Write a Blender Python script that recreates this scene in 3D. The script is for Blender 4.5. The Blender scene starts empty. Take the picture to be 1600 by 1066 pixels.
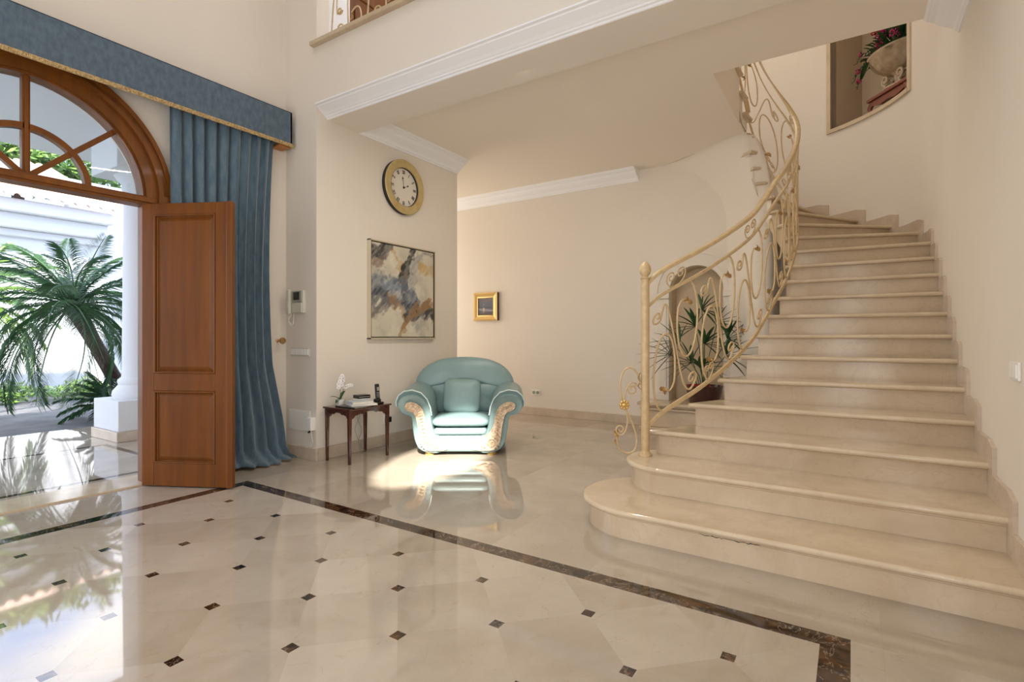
import bpy, bmesh, math, random
from mathutils import Vector, Matrix, noise
sc = bpy.context.scene
COL = sc.collection
PI = math.pi
cos, sin = math.cos, math.sin

# ------------------------------------------------------------------ camera
CAM_H = 1.188
cam_d = bpy.data.cameras.new('camera'); cam = bpy.data.objects.new('camera', cam_d); COL.objects.link(cam)
cam.location = (0, 0, CAM_H); cam.rotation_euler = (PI / 2, 0, -0.9962)
cam_d.sensor_width = 36; cam_d.lens = 819.49 / 1600 * 36; cam_d.shift_y = -6.43 / 1600
cam_d.clip_start = 0.05; cam_d.clip_end = 300
sc.camera = cam
sc.view_settings.view_transform = 'Standard'; sc.view_settings.look = 'None'
sc.view_settings.exposure = 0.0; sc.view_settings.gamma = 1
sc.view_settings.use_curve_mapping = False
sc.cycles.use_denoising = True
sc.cycles.max_bounces = 10; sc.cycles.diffuse_bounces = 6; sc.cycles.glossy_bounces = 5
sc.cycles.transparent_max_bounces = 12
sc.cycles.sample_clamp_indirect = 6.0

# ------------------------------------------------------------------ sky, sun, added fill lights
SUN_EL = math.radians(40); SUN_AZ = math.atan2(.58, .83)          # the way the light travels, from +X towards +Y
SUN_DIR = Vector((cos(SUN_AZ) * cos(SUN_EL), sin(SUN_AZ) * cos(SUN_EL), -sin(SUN_EL)))
sun_d = bpy.data.lights.new('sun', 'SUN'); sun_d.energy = 15.0; sun_d.angle = 0.02; sun_d.color = (1, .95, .87)
sun = bpy.data.objects.new('sun', sun_d); COL.objects.link(sun)
sun.rotation_euler = SUN_DIR.to_track_quat('-Z', 'Y').to_euler(); sun.location = (-8, -6, 12)
wd = bpy.data.worlds.new('sky'); sc.world = wd; wd.use_nodes = True
wn = wd.node_tree.nodes; wl = wd.node_tree.links
bg = wn['Background']; bg.inputs['Strength'].default_value = 4.0
tc = wn.new('ShaderNodeTexCoord'); mp = wn.new('ShaderNodeMapping'); mp.inputs['Scale'].default_value = (1, 1, 2.5)
nz = wn.new('ShaderNodeTexNoise'); nz.inputs['Scale'].default_value = 3.2; nz.inputs['Detail'].default_value = 6
rp = wn.new('ShaderNodeValToRGB'); rp.color_ramp.elements[0].position = .42; rp.color_ramp.elements[1].position = .62
rp.color_ramp.elements[0].color = (.26, .46, .86, 1); rp.color_ramp.elements[1].color = (1.0, 1.0, 1.02, 1)
wl.new(tc.outputs['Generated'], mp.inputs['Vector']); wl.new(mp.outputs['Vector'], nz.inputs['Vector'])
wl.new(nz.outputs['Fac'], rp.inputs['Fac']); wl.new(rp.outputs['Color'], bg.inputs['Color'])

def area(name, loc, size, energy, color, aim, size_y=None):
    d = bpy.data.lights.new(name, 'AREA'); d.energy = energy; d.color = color; d.shape = 'RECTANGLE'
    d.size = size; d.size_y = size_y or size
    o = bpy.data.objects.new(name, d); COL.objects.link(o); o.location = loc
    o.rotation_euler = Vector(aim).to_track_quat('-Z', 'Y').to_euler()
    return o
# unseen area fills added to brighten the rooms
area('side_fill_light', (.2, -.60, 1.75), 1.8, 62, (.95, .97, 1.0), (.35, 1, .15), 3.0)  # added fill behind the camera, brightens the clock wall
area('hall_fill_light', (-.78, 2.3, 1.9), 3.4, 80, (.95, .97, 1.0), (1, .0, .12), 3.4)  # added low fill behind the camera, reaches the beam soffit
area('ceiling_fill_light', (1.3, 2.0, 6.35), 2.6, 34, (.88, .94, 1.0), (0, 0, -1), 3.6)  # added soft fill under the closed hall ceiling
area('corridor_fill_light', (6.1, 7.85, 1.7), 1.4, 40, (1, .95, .87), (0, -1, .1), 2.4)  # added fill at the corridor end, out of view
area('corridor_side_fill_light', (5.14, 6.3, 1.7), 2.2, 26, (1, .97, .92), (1, -.1, 0), 2.2)  # added fill on the hidden corridor side, brightens the far wall
area('turret_fill_light', (6.9, 1.6, 6.2), 1.4, 24, (1, .89, .73), (-.3, -.15, -1), 1.4)  # added warm fill high in the stair turret
area('landing_fill_light', (4.5, 2.6, 6.3), 1.2, 30, (.96, .97, 1.0), (0, 0, -1), 1.2)  # added fill over the upper landing, no fixture modelled
area('passage_fill_light', (3.76, 2.2, 3.33), .06, 42, (1, .91, .77), (.12, 0, -1), 2.6)  # added warm strip fill hidden behind the beam

# ------------------------------------------------------------------ helpers
def tag(o, label=None, cat=None, group=None, kind=None):
    if label: o['label'] = label
    if cat: o['category'] = cat
    if group: o['group'] = group
    if kind: o['kind'] = kind
    return o
def empty(name, loc=(0, 0, 0), rz=0, label=None, cat=None, group=None):
    o = bpy.data.objects.new(name, None); COL.objects.link(o); o.location = loc; o.rotation_euler = (0, 0, rz)
    o.empty_display_size = .1
    return tag(o, label, cat, group)

class MB:
    def __init__(s): s.v = []; s.f = []
    def add(s, vs, fs):
        b = len(s.v); s.v += [tuple(p) for p in vs]; s.f += [tuple(i + b for i in f) for f in fs]; return s
    def box(s, x0, x1, y0, y1, z0, z1):
        v = [(x, y, z) for z in (z0, z1) for x, y in ((x0, y0), (x1, y0), (x1, y1), (x0, y1))]
        return s.add(v, [(3, 2, 1, 0), (4, 5, 6, 7), (0, 1, 5, 4), (1, 2, 6, 5), (2, 3, 7, 6), (3, 0, 4, 7)])
    def obox(s, c, d, M):
        t = MB().box(-d[0] / 2, d[0] / 2, -d[1] / 2, d[1] / 2, -d[2] / 2, d[2] / 2)
        return s.add([Vector(c) + M @ Vector(p) for p in t.v], t.f)
    def prism(s, poly, z0, z1, M=None):      # poly in local x,y; extruded along local z; M maps to the scene
        n = len(poly)
        ar = sum(poly[i][0] * poly[(i + 1) % n][1] - poly[(i + 1) % n][0] * poly[i][1] for i in range(n))
        if ar < 0: poly = poly[::-1]
        if callable(z0): lo = [(x, y, z0(x, y)) for x, y in poly]
        else: lo = [(x, y, z0) for x, y in poly]
        v = lo + [(x, y, z1) for x, y in poly]
        if M is not None: v = [M @ Vector(p) for p in v]
        return s.add(v, [tuple(range(n))[::-1], tuple(range(n, 2 * n))] + [(i, (i + 1) % n, (i + 1) % n + n, i + n) for i in range(n)])
    def hull(s, lo, hi):                       # two rings of 3-D points
        n = len(lo)
        return s.add(list(lo) + list(hi), [tuple(range(n))[::-1], tuple(range(n, 2 * n))] + [(i, (i + 1) % n, (i + 1) % n + n, i + n) for i in range(n)])
    def tube(s, pts, r, n=8, closed=False, cap=True, flat=1.0):
        pts = [Vector(p) for p in pts]; m = len(pts)
        if m < 2: return s
        rr = r if isinstance(r, (list, tuple)) else [r] * m
        T = []
        for i in range(m):
            a = pts[(i - 1) % m] if (closed or i > 0) else pts[i]; b = pts[(i + 1) % m] if (closed or i < m - 1) else pts[i]
            t = b - a; T.append(t.normalized() if t.length > 1e-9 else Vector((0, 0, 1)))
        up = Vector((0, 0, 1)) if abs(T[0].z) < .9 else Vector((1, 0, 0))
        N = (up - T[0] * up.dot(T[0])).normalized(); vs = []
        for i in range(m):
            N = (N - T[i] * N.dot(T[i])); N = N.normalized() if N.length > 1e-9 else T[i].orthogonal().normalized()
            B = T[i].cross(N)
            for k in range(n):
                a = 2 * PI * k / n; vs.append(pts[i] + (N * cos(a) + B * sin(a) * flat) * rr[i])
        fs = []
        for i in range(m if closed else m - 1):
            j = (i + 1) % m
            for k in range(n):
                l = (k + 1) % n; fs.append((i * n + k, i * n + l, j * n + l, j * n + k))
        if cap and not closed: fs += [tuple(range(n))[::-1], tuple((m - 1) * n + k for k in range(n))]
        return s.add(vs, fs)
    def lathe(s, prof, c=(0, 0, 0), n=24, M=None, sx=1, sy=1):
        vs = []; m = len(prof)
        for r, z in prof:
            for k in range(n):
                a = 2 * PI * k / n; p = Vector((r * cos(a) * sx, r * sin(a) * sy, z))
                vs.append((M @ p if M else p) + Vector(c))
        fs = [(i * n + k, i * n + (k + 1) % n, (i + 1) * n + (k + 1) % n, (i + 1) * n + k) for i in range(m - 1) for k in range(n)]
        fs += [tuple(range(n))[::-1], tuple((m - 1) * n + k for k in range(n))]
        return s.add(vs, fs)
    def sweep(s, rings, closed_prof=False, caps=False):   # list of equal-length point rows
        n = len(rings[0]); vs = [p for r in rings for p in r]; fs = []
        for i in range(len(rings) - 1):
            for k in range(n if closed_prof else n - 1):
                l = (k + 1) % n; fs.append((i * n + k, i * n + l, (i + 1) * n + l, (i + 1) * n + k))
        if caps: fs += [tuple(range(n))[::-1], tuple((len(rings) - 1) * n + k for k in range(n))]
        return s.add(vs, fs)
    def puff(s, outline, depth, M, steps=7, pw=.5, back=True):   # inflated cushion from an outline in local x,y; depth along local z
        n = len(outline); cx = sum(p[0] for p in outline) / n; cy = sum(p[1] for p in outline) / n
        rings = []
        ts = [math.sin(PI / 2 * i / steps) for i in range(steps + 1)]
        def ring(t, sg):
            sc_ = max(1 - t ** 2.2, .02) if t < 1 else .02
            sc_ = max((1 - t ** 3.2) ** .55, .03)
            return [Vector((cx + (x - cx) * sc_, cy + (y - cy) * sc_, sg * depth * t)) for x, y in outline]
        seq = ([ring(t, -1) for t in ts[::-1]] if back else []) + [ring(t, 1) for t in ts[(1 if back else 0):]]
        return s.sweep([[M @ p for p in r] for r in seq], closed_prof=True, caps=True)
    def build(s, name, mat, parent=None, smooth=None, bevel=0, seg=2, kind=None, loc=None, fix=True):
        me = bpy.data.meshes.new(name); me.from_pydata([tuple(p) for p in s.v], [], s.f); me.update()
        if fix:
            bm = bmesh.new(); bm.from_mesh(me); bmesh.ops.recalc_face_normals(bm, faces=bm.faces); bm.to_mesh(me); bm.free()
        me.materials.append(mat)
        if smooth:
            me.shade_smooth(); me.set_sharp_from_angle(angle=math.radians(smooth))
        o = bpy.data.objects.new(name, me); COL.objects.link(o)
        if parent: o.parent = parent
        if bevel:
            b = o.modifiers.new('bevel', 'BEVEL'); b.width = bevel; b.segments = seg; b.limit_method = 'ANGLE'; b.angle_limit = math.radians(40)
        if kind: o['kind'] = kind
        if loc: o.location = loc
        return o

def copy_tree(o, parent=None):
    c = o.copy(); COL.objects.link(c); c.parent = parent
    for ch in [x for x in COL.objects if x.parent is o]: copy_tree(ch, c)
    return c

# ------------------------------------------------------------------ materials
def mat(name, col=(.8, .8, .8), rough=.5, metal=0, spec=.5, bump=None, var=None, coat=0, sheen=0):
    m = bpy.data.materials.new(name); m.use_nodes = True
    nt = m.node_tree; N = nt.nodes; L = nt.links; P = N['Principled BSDF']
    P.inputs['Base Color'].default_value = (*col, 1); P.inputs['Roughness'].default_value = rough
    P.inputs['Metallic'].default_value = metal; P.inputs['Specular IOR Level'].default_value = spec
    P.inputs['Coat Weight'].default_value = coat; P.inputs['Coat Roughness'].default_value = .08
    P.inputs['Sheen Weight'].default_value = sheen
    t = N.new('ShaderNodeTexCoord')
    if var:          # (colour 2, scale, lo, hi, stretch)
        c2, s_, lo, hi, st = var
        mp = N.new('ShaderNodeMapping'); mp.inputs['Scale'].default_value = st
        n = N.new('ShaderNodeTexNoise'); n.inputs['Scale'].default_value = s_; n.inputs['Detail'].default_value = 6; n.inputs['Roughness'].default_value = .6
        r = N.new('ShaderNodeValToRGB'); r.color_ramp.elements[0].position = lo; r.color_ramp.elements[1].position = hi
        r.color_ramp.elements[0].color = (*c2, 1); r.color_ramp.elements[1].color = (*col, 1)
        L.new(t.outputs['Object'], mp.inputs['Vector']); L.new(mp.outputs['Vector'], n.inputs['Vector'])
        L.new(n.outputs['Fac'], r.inputs['Fac']); L.new(r.outputs['Color'], P.inputs['Base Color'])
    if bump:         # (scale, strength, distance)
        n = N.new('ShaderNodeTexNoise'); n.inputs['Scale'].default_value = bump[0]; n.inputs['Detail'].default_value = 4
        b = N.new('ShaderNodeBump'); b.inputs['Strength'].default_value = bump[1]; b.inputs['Distance'].default_value = bump[2]
        L.new(t.outputs['Object'], n.inputs['Vector']); L.new(n.outputs['Fac'], b.inputs['Height']); L.new(b.outputs['Normal'], P.inputs['Normal'])
    return m

class NB:    # little node-graph builder
    def __init__(s, m): s.m = m; s.N = m.node_tree.nodes; s.L = m.node_tree.links; s.P = s.N['Principled BSDF']
    def set(s, sock, v):
        if isinstance(v, bpy.types.NodeSocket): s.L.new(v, sock)
        elif v is not None: sock.default_value = v
    def math(s, op, a, b=None, c=None, clamp=False):
        n = s.N.new('ShaderNodeMath'); n.operation = op; n.use_clamp = clamp
        for i, v in enumerate((a, b, c)): s.set(n.inputs[i], v)
        return n.outputs[0]
    def mix(s, f, a, b, mode='MIX'):
        n = s.N.new('ShaderNodeMix'); n.data_type = 'RGBA'; n.blend_type = mode
        s.set(n.inputs[0], f); s.set(n.inputs[6], a if isinstance(a, bpy.types.NodeSocket) else (*a, 1)); s.set(n.inputs[7], b if isinstance(b, bpy.types.NodeSocket) else (*b, 1))
        return n.outputs[2]
    def noise(s, vec, scale, detail=5, rough=.6, dist=0):
        n = s.N.new('ShaderNodeTexNoise'); s.set(n.inputs['Vector'], vec); n.inputs['Scale'].default_value = scale
        n.inputs['Detail'].default_value = detail; n.inputs['Roughness'].default_value = rough; n.inputs['Distortion'].default_value = dist
        return n.outputs['Fac']
    def ramp(s, f, a, b):      # smooth 0..1 between a and b
        n = s.N.new('ShaderNodeMapRange'); n.interpolation_type = 'SMOOTHSTEP'; s.set(n.inputs[0], f); n.inputs[1].default_value = a; n.inputs[2].default_value = b
        return n.outputs[0]
    def step(s, f, a): return s.math('GREATER_THAN', f, a)
    def comb(s, x, y, z=0.0):
        n = s.N.new('ShaderNodeCombineXYZ'); s.set(n.inputs[0], x); s.set(n.inputs[1], y); s.set(n.inputs[2], z); return n.outputs[0]

def marble(name, base, dark, vein, rough=.12, scale=1.4, bump=0):
    m = mat(name, base, rough); b = NB(m)
    t = b.N.new('ShaderNodeTexCoord').outputs['Object']
    n1 = b.noise(t, scale, 7, .62, .4); c = b.mix(b.ramp(n1, .3, .72), dark, base)
    n2 = b.noise(t, scale * 1.7, 6, .55, 1.2)
    v = b.math('SUBTRACT', 1.0, b.ramp(b.math('ABSOLUTE', b.math('SUBTRACT', n2, .5)), 0, .018))
    c = b.mix(b.math('MULTIPLY', v, .28), c, vein)
    b.L.new(c, b.P.inputs['Base Color'])
    return m

M = {}
M['wall'] = mat('wall_paint', (.77, .705, .62), .75, bump=(9, .04, .01), spec=.25, var=((.745, .68, .595), 1.3, .3, .7, (1, 1, 1)))
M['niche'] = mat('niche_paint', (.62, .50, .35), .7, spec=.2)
M['ceiling'] = mat('ceiling_paint', (.82, .75, .655), .8, spec=.2)
M['plaster'] = mat('white_plaster', (.86, .86, .87), .6, spec=.3)
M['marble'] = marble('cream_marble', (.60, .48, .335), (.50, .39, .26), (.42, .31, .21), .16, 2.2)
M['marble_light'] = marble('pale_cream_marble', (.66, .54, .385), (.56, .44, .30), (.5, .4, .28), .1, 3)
M['skirt'] = marble('skirting_marble', (.62, .52, .41), (.53, .43, .33), (.4, .32, .24), .18, 3)
M['ext_white'] = mat('white_render', (.74, .74, .74), .8, bump=(14, .1, .01))
M['rail'] = mat('cream_gold_metal', (.66, .49, .27), .38, .0, .6, bump=(60, .15, .002), var=((.50, .35, .17), 22, .3, .75, (1, 1, 1)), coat=.2)
M['leaf_gold'] = mat('antique_gold', (.42, .25, .09), .4, .5, .6, bump=(90, .3, .003))
M['gold'] = mat('bright_gilt', (.72, .50, .20), .28, .75, .6, bump=(50, .12, .002))
M['wood'] = mat('brown_door_wood', (.205, .066, .008), .42, spec=.25, bump=(30, .05, .003), var=((.13, .042, .008), 3.0, .32, .70, (5, 5, .35)), coat=.08)
M['wood_dark'] = mat('mahogany', (.085, .022, .012), .18, var=((.04, .012, .008), 6, .3, .7, (3, 3, .6)), coat=.6)
M['velvet'] = mat('blue_velvet', (.115, .175, .22), .8, bump=(170, .3, .003), var=((.055, .105, .15), 28, .3, .72, (1, 1, .25)), sheen=.35)
M['velvet_board'] = mat('blue_velvet_pelmet', (.115, .165, .215), .85, bump=(170, .3, .003), var=((.06, .095, .13), 30, .3, .72, (1, 1, .5)), sheen=.25)
M['fringe'] = mat('gold_fringe', (.72, .54, .27), .6, bump=(120, .8, .006), var=((.32, .19, .06), 70, .35, .65, (1, 1, 1)))
M['leather'] = mat('teal_leather', (.235, .34, .34), .36, bump=(22, .12, .006), var=((.20, .30, .30), 5, .3, .7, (1, 1, 1)))
M['piping'] = mat('pale_piping', (.62, .72, .70), .45)
M['carved'] = mat('carved_gilt_cream', (.78, .64, .48), .45, bump=(48, .8, .012), var=((.55, .38, .22), 42, .40, .58, (1, 1, 1)))
M['white_plastic'] = mat('white_plastic', (.82, .8, .75), .35)
M['cream_plastic'] = mat('cream_plastic', (.62, .60, .49), .4)
M['grey_plastic'] = mat('grey_plastic', (.30, .31, .26), .35)
M['black'] = mat('black_plastic', (.012, .012, .014), .22)
M['black_matt'] = mat('black_matt', (.015, .015, .016), .6)
M['paper'] = mat('paper', (.78, .72, .6), .8, bump=(200, .3, .002))
M['book_white'] = mat('white_book_cover', (.82, .82, .8), .35)
M['book_dark'] = mat('dark_book_cover', (.02, .02, .022), .25)
M['petal'] = mat('white_petal', (.86, .85, .84), .5, var=((.7, .66, .66), 40, .3, .6, (1, 1, 1)))
M['leaf'] = mat('leaf_green', (.045, .12, .035), .35, var=((.02, .06, .02), 12, .3, .7, (1, 1, 1)))
M['leaf_bright'] = mat('sunny_green', (.20, .32, .06), .5, var=((.10, .2, .03), 6, .3, .7, (1, 1, 1)))
M['leaf_tree'] = mat('palm_green', (.075, .17, .06), .42, var=((.035, .09, .035), 5, .3, .7, (1, 1, 1)))
M['bark'] = mat('bark', (.10, .06, .045), .9, bump=(20, .8, .03))
M['magenta'] = mat('magenta_petal', (.42, .015, .12), .5)
M['red'] = mat('deep_red_petal', (.32, .01, .02), .45)
M['stone'] = mat('carved_stone', (.56, .45, .31), .6, bump=(40, .5, .01), var=((.38, .28, .17), 14, .35, .7, (1, 1, 1)))
M['redwood'] = mat('red_wood_stand', (.20, .045, .02), .3, coat=.4)
M['tile'] = mat('terracotta_tile', (.66, .40, .29), .8, bump=(25, .4, .01), var=((.74, .58, .48), 7, .35, .65, (1, 1, 1)))
M['patio'] = mat('patio_stone', (.17, .165, .165), .75, bump=(8, .5, .02), var=((.09, .09, .095), 2.5, .35, .65, (1, 1, 1)))
M['dial'] = mat('clock_dial', (.72, .67, .58), .5)
M['brass'] = mat('brass', (.50, .30, .12), .3, .8)
g = bpy.data.materials.new('window_glass'); g.use_nodes = True; M['glass'] = g
_n = g.node_tree; _n.nodes.remove(_n.nodes['Principled BSDF']); _tr = _n.nodes.new('ShaderNodeBsdfTransparent'); _gl = _n.nodes.new('ShaderNodeBsdfGlossy'); _gl.inputs['Roughness'].default_value = .02
_mx = _n.nodes.new('ShaderNodeMixShader'); _fr = _n.nodes.new('ShaderNodeFresnel'); _fr.inputs['IOR'].default_value = 1.3
_tr.inputs['Color'].default_value = (.90, .92, .91, 1)
_n.links.new(_fr.outputs[0], _mx.inputs[0]); _n.links.new(_tr.outputs[0], _mx.inputs[1]); _n.links.new(_gl.outputs[0], _mx.inputs[2]); _n.links.new(_mx.outputs[0], _n.nodes['Material Output'].inputs[0])

# polished floor: diamond tiles with small dark insets inside a dark border, porch border outside
fm = mat('polished_marble_floor', (.7, .6, .5), .035); b = NB(fm); M['floor'] = fm
t = b.N.new('ShaderNodeTexCoord'); sp = b.N.new('ShaderNodeSeparateXYZ'); b.L.new(t.outputs['Object'], sp.inputs[0])
X, Y = sp.outputs[0], sp.outputs[1]; V = t.outputs['Object']
S = .566; AX, AY = 2.0707, 3.7802
def rect_in(x0, x1, y0, y1):
    a = b.math('MULTIPLY', b.math('GREATER_THAN', X, x0), b.math('LESS_THAN', X, x1))
    c = b.math('MULTIPLY', b.math('GREATER_THAN', Y, y0), b.math('LESS_THAN', Y, y1))
    return b.math('MULTIPLY', a, c)
outer = rect_in(-.30, 2.447, .003, 4.182); inner = rect_in(-.20, 2.348, .103, 4.082)
border = b.math('SUBTRACT', outer, inner)
p_outer = rect_in(-.2, 2.44, 5.24, 6.93); p_inner = rect_in(-.14, 2.38, 5.305, 6.865)
border = b.math('ADD', border, b.math('SUBTRACT', p_outer, p_inner), clamp=True)
ua = b.math('DIVIDE', b.math('SUBTRACT', X, AX), S); va = b.math('DIVIDE', b.math('SUBTRACT', Y, AY), S)
def near(u, off):     # distance to the lattice, in metres
    w = b.math('ABSOLUTE', b.math('SUBTRACT', b.math('FRACT', b.math('ADD', u, .5 + off)), .5)); return b.math('MULTIPLY', w, S)
def ins(off): return b.math('MULTIPLY', b.math('LESS_THAN', near(ua, off), .0245), b.math('LESS_THAN', near(va, off), .0245))
inset = b.math('MULTIPLY', b.math('ADD', ins(0.0), ins(.5), clamp=True), rect_in(-.12, 2.27, .18, 4.0))
# diamond tiles
p = b.math('ADD', ua, va); q = b.math('SUBTRACT', ua, va)
wn_ = b.N.new('ShaderNodeTexWhiteNoise'); b.L.new(b.comb(b.math('FLOOR', p), b.math('FLOOR', q), 1.0), wn_.inputs['Vector']); tile_d = wn_.outputs['Value']
def joint(u, wdt): return b.math('LESS_THAN', b.math('ABSOLUTE', b.math('SUBTRACT', b.math('FRACT', b.math('ADD', u, .5)), .5)), wdt)
jd = b.math('ADD', joint(p, .0024), joint(q, .0024), clamp=True)
# straight tiles elsewhere
u2 = b.math('DIVIDE', X, .61); v2 = b.math('DIVIDE', b.math('ADD', Y, .1), .61)
wn2 = b.N.new('ShaderNodeTexWhiteNoise'); b.L.new(b.comb(b.math('FLOOR', u2), b.math('FLOOR', v2), 3.0), wn2.inputs['Vector']); tile_s = wn2.outputs['Value']
js = b.math('ADD', joint(u2, .0016), joint(v2, .0016), clamp=True)
rnd = b.math('ADD', b.math('MULTIPLY', inner, tile_d), b.math('MULTIPLY', b.math('SUBTRACT', 1.0, inner), b.math('MULTIPLY', tile_s, .6)))
jt = b.math('ADD', b.math('MULTIPLY', inner, jd), b.math('MULTIPLY', b.math('SUBTRACT', 1.0, inner), js))
offv = b.N.new('ShaderNodeVectorMath'); offv.operation = 'ADD'; b.L.new(V, offv.inputs[0]); b.L.new(b.comb(b.math('MULTIPLY', rnd, 37.0), b.math('MULTIPLY', rnd, 19.0)), offv.inputs[1])
n1 = b.noise(offv.outputs[0], 1.8, 7, .62, .5); n2 = b.noise(offv.outputs[0], 2.4, 6, .55, 1.3); n3 = b.noise(offv.outputs[0], 9, 3, .5, .3)
c = b.mix(b.ramp(n1, .25, .75), (.355, .29, .22), (.465, .395, .315))
c = b.mix(b.math('MULTIPLY', rnd, .45), c, (.60, .53, .45))
vein = b.math('MULTIPLY', b.math('SUBTRACT', 1.0, b.ramp(b.math('ABSOLUTE', b.math('SUBTRACT', n2, .5)), 0, .008)), b.ramp(n3, .45, .6))
c = b.mix(b.math('MULTIPLY', vein, .4), c, (.33, .23, .15))
c = b.mix(b.math('MULTIPLY', jt, .28), c, (.36, .28, .2))
nd = b.noise(V, 11, 7, .65, .8); nv = b.noise(V, 6, 6, .6, 1.5)
dk = b.mix(b.ramp(nd, .42, .68), (.008, .004, .003), (.11, .048, .018))
dk = b.mix(b.math('MULTIPLY', b.math('SUBTRACT', 1.0, b.ramp(b.math('ABSOLUTE', b.math('SUBTRACT', nv, .5)), 0, .012)), .6), dk, (.42, .33, .25))
c = b.mix(b.math('ADD', border, inset, clamp=True), c, dk)
b.L.new(c, b.P.inputs['Base Color'])
b.P.inputs['Specular IOR Level'].default_value = 1.0

# ------------------------------------------------------------------ the setting
XJ, YD, YC, YR, XB = 3.197, 4.78, 4.30, -.63, 6.9        # jamb wall, door wall, clock wall, right wall, back wall
ZS, ZC, ZU, ZT = 3.305, 3.45, 3.97, 6.5                   # soffit, lower ceiling, upper floor, hall ceiling
def st(name, mb, m, **k): return mb.build(name, m, kind='structure', **k)
st('floor', MB().box(-1.1, 8.3, -1.0, 8.45, -.1, 0), M['floor'])
DX, DR = 1.224, .70                                       # door centre and clear half width
arc = lambda cx, cz, r, a0, a1, n: [(cx + r * cos(a0 + (a1 - a0) * i / n), cz + r * sin(a0 + (a1 - a0) * i / n)) for i in range(n + 1)]
MXZ = lambda y: Matrix(((1, 0, 0, 0), (0, 0, -1, y), (0, 1, 0, 0), (0, 0, 0, 1)))      # local x,y,z -> x, y - z, z(up)=y
hole = [(DX - .80, 0)] + arc(DX, 2.30, .80, PI, 0, 32) + [(DX + .80, 0)]
st('wall_left', MB().prism([(-7, 0)] + hole + [(3.5, 0), (3.5, ZT), (-7, ZT)], 0, .34, MXZ(YD + .34)), M['wall'])
# wall behind the camera, with an oval hole added and shaped to cast the sun patch
def sunback(p, x): t = (x - p[0]) / SUN_DIR.x; return (p[1] + SUN_DIR.y * t, p[2] + SUN_DIR.z * t)
c0 = Vector((3.88, 3.36, 0)); ax = Vector((cos(.30), sin(.30), 0)); ay = Vector((-sin(.30), cos(.30), 0))
oval = [c0 + ax * 1.0 * cos(a) + ay * .42 * sin(a) for a in [2 * PI * i / 36 for i in range(36)]]
ov = [sunback(p, -.85) for p in oval]
cy_, cz_ = sum(p[0] for p in ov) / 36, sum(p[1] for p in ov) / 36
ov.sort(key=lambda p: math.atan2(p[1] - cz_, p[0] - cy_))
rt = [p for p in ov if p[0] >= cy_]; rt.sort(key=lambda p: math.atan2(p[1] - cz_, p[0] - cy_))
lf = [p for p in ov if p[0] < cy_]; lf.sort(key=lambda p: math.atan2(p[1] - cz_, p[0] - cy_) % (2 * PI))
MYZ = Matrix(((0, 0, 1, 0), (1, 0, 0, 0), (0, 1, 0, 0), (0, 0, 0, 1)))
zb_, zt_ = rt[0][1], rt[-1][1]
w = MB()
w.prism([(cy_, 0), (YD + .1, 0), (YD + .1, ZT), (cy_, ZT), (cy_, zt_)] + rt[::-1] + [(cy_, zb_)], -.86, -.85, MYZ)
w.prism([(cy_, 0), (cy_, zb_)] + lf[::-1] + [(cy_, zt_), (cy_, ZT), (YR - .2, ZT), (YR - .2, 0)], -.86, -.85, MYZ)
st('wall_back', w, M['wall'])
st('wall_right', MB().box(-.86, 6.2, YR - .2, YR, 0, ZT), M['wall'])
st('ceiling', MB().box(-.86, 8.3, -.9, YD + .34, ZT, ZT + .1), M['ceiling'])
st('wall_clock', MB().box(XJ, 5.33, YC, YD + .3, 0, ZC), M['wall'])
NY, NR, NS = 1.665, .34, 1.76                                # arched niche in the far wall
w = MB().prism([(.95, 0), (NY - NR, 0), (NY - NR, NS)] + arc(NY, NS, NR, PI, 0, 24)[1:-1] + [(NY + NR, NS), (NY + NR, 0), (8.1, 0), (8.1, ZC), (.95, ZC)], XB, XB + .1, MYZ)
w.box(XB, XB + .1, .0, .95, 0, 2.38)
st('wall_far', w, M['wall'])
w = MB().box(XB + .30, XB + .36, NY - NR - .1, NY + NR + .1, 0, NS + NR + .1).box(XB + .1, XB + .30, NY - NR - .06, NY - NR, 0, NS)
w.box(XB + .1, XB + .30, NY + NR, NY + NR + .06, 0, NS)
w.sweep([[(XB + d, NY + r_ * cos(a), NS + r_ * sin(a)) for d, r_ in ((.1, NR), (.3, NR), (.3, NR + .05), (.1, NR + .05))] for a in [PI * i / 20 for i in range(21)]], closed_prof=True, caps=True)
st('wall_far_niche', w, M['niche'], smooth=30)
st('wall_corridor', MB().box(5.0, XB + .1, 8.0, 8.1, 0, ZC), M['wall'])
st('wall_corridor_side', MB().box(5.0, 5.1, YD, 8.1, 0, ZC), M['wall'])
# beam and the balcony face above it
st('wall_beam', MB().box(XJ + .125, 3.72, YR - .1, YC, ZS, 3.42).box(XJ, 3.72, YR - .1, YC, 3.42, ZU), M['wall'])
st('wall_upper_pier', MB().box(XJ, 3.34, YC, YD + .1, ZC, ZT), M['wall'])
st('wall_upper_corridor', MB().box(3.34, 3.72, YC + .15, YC + .25, ZU, ZT).box(3.72, 4.60, YC + .15, YC + .25, ZU + 2.1, ZT).box(4.60, 6.2, YC + .15, YC + .25, ZU, ZT), M['plaster'])
st('ceiling_lower', MB().box(3.72, 4.72, YR - .1, YC, ZC, ZU).box(4.72, 5.98, 1.0, YC, ZC, ZU).box(4.72, 5.98, YC, 8.1, ZC + .001, ZU).box(5.98, XB, 1.0, 8.1, ZC, ZC + .03), M['ceiling'])
st('wall_upper_stair', MB().box(5.0, 6.4, 3.03, 3.13, ZU, ZT), M['wall'])

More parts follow.
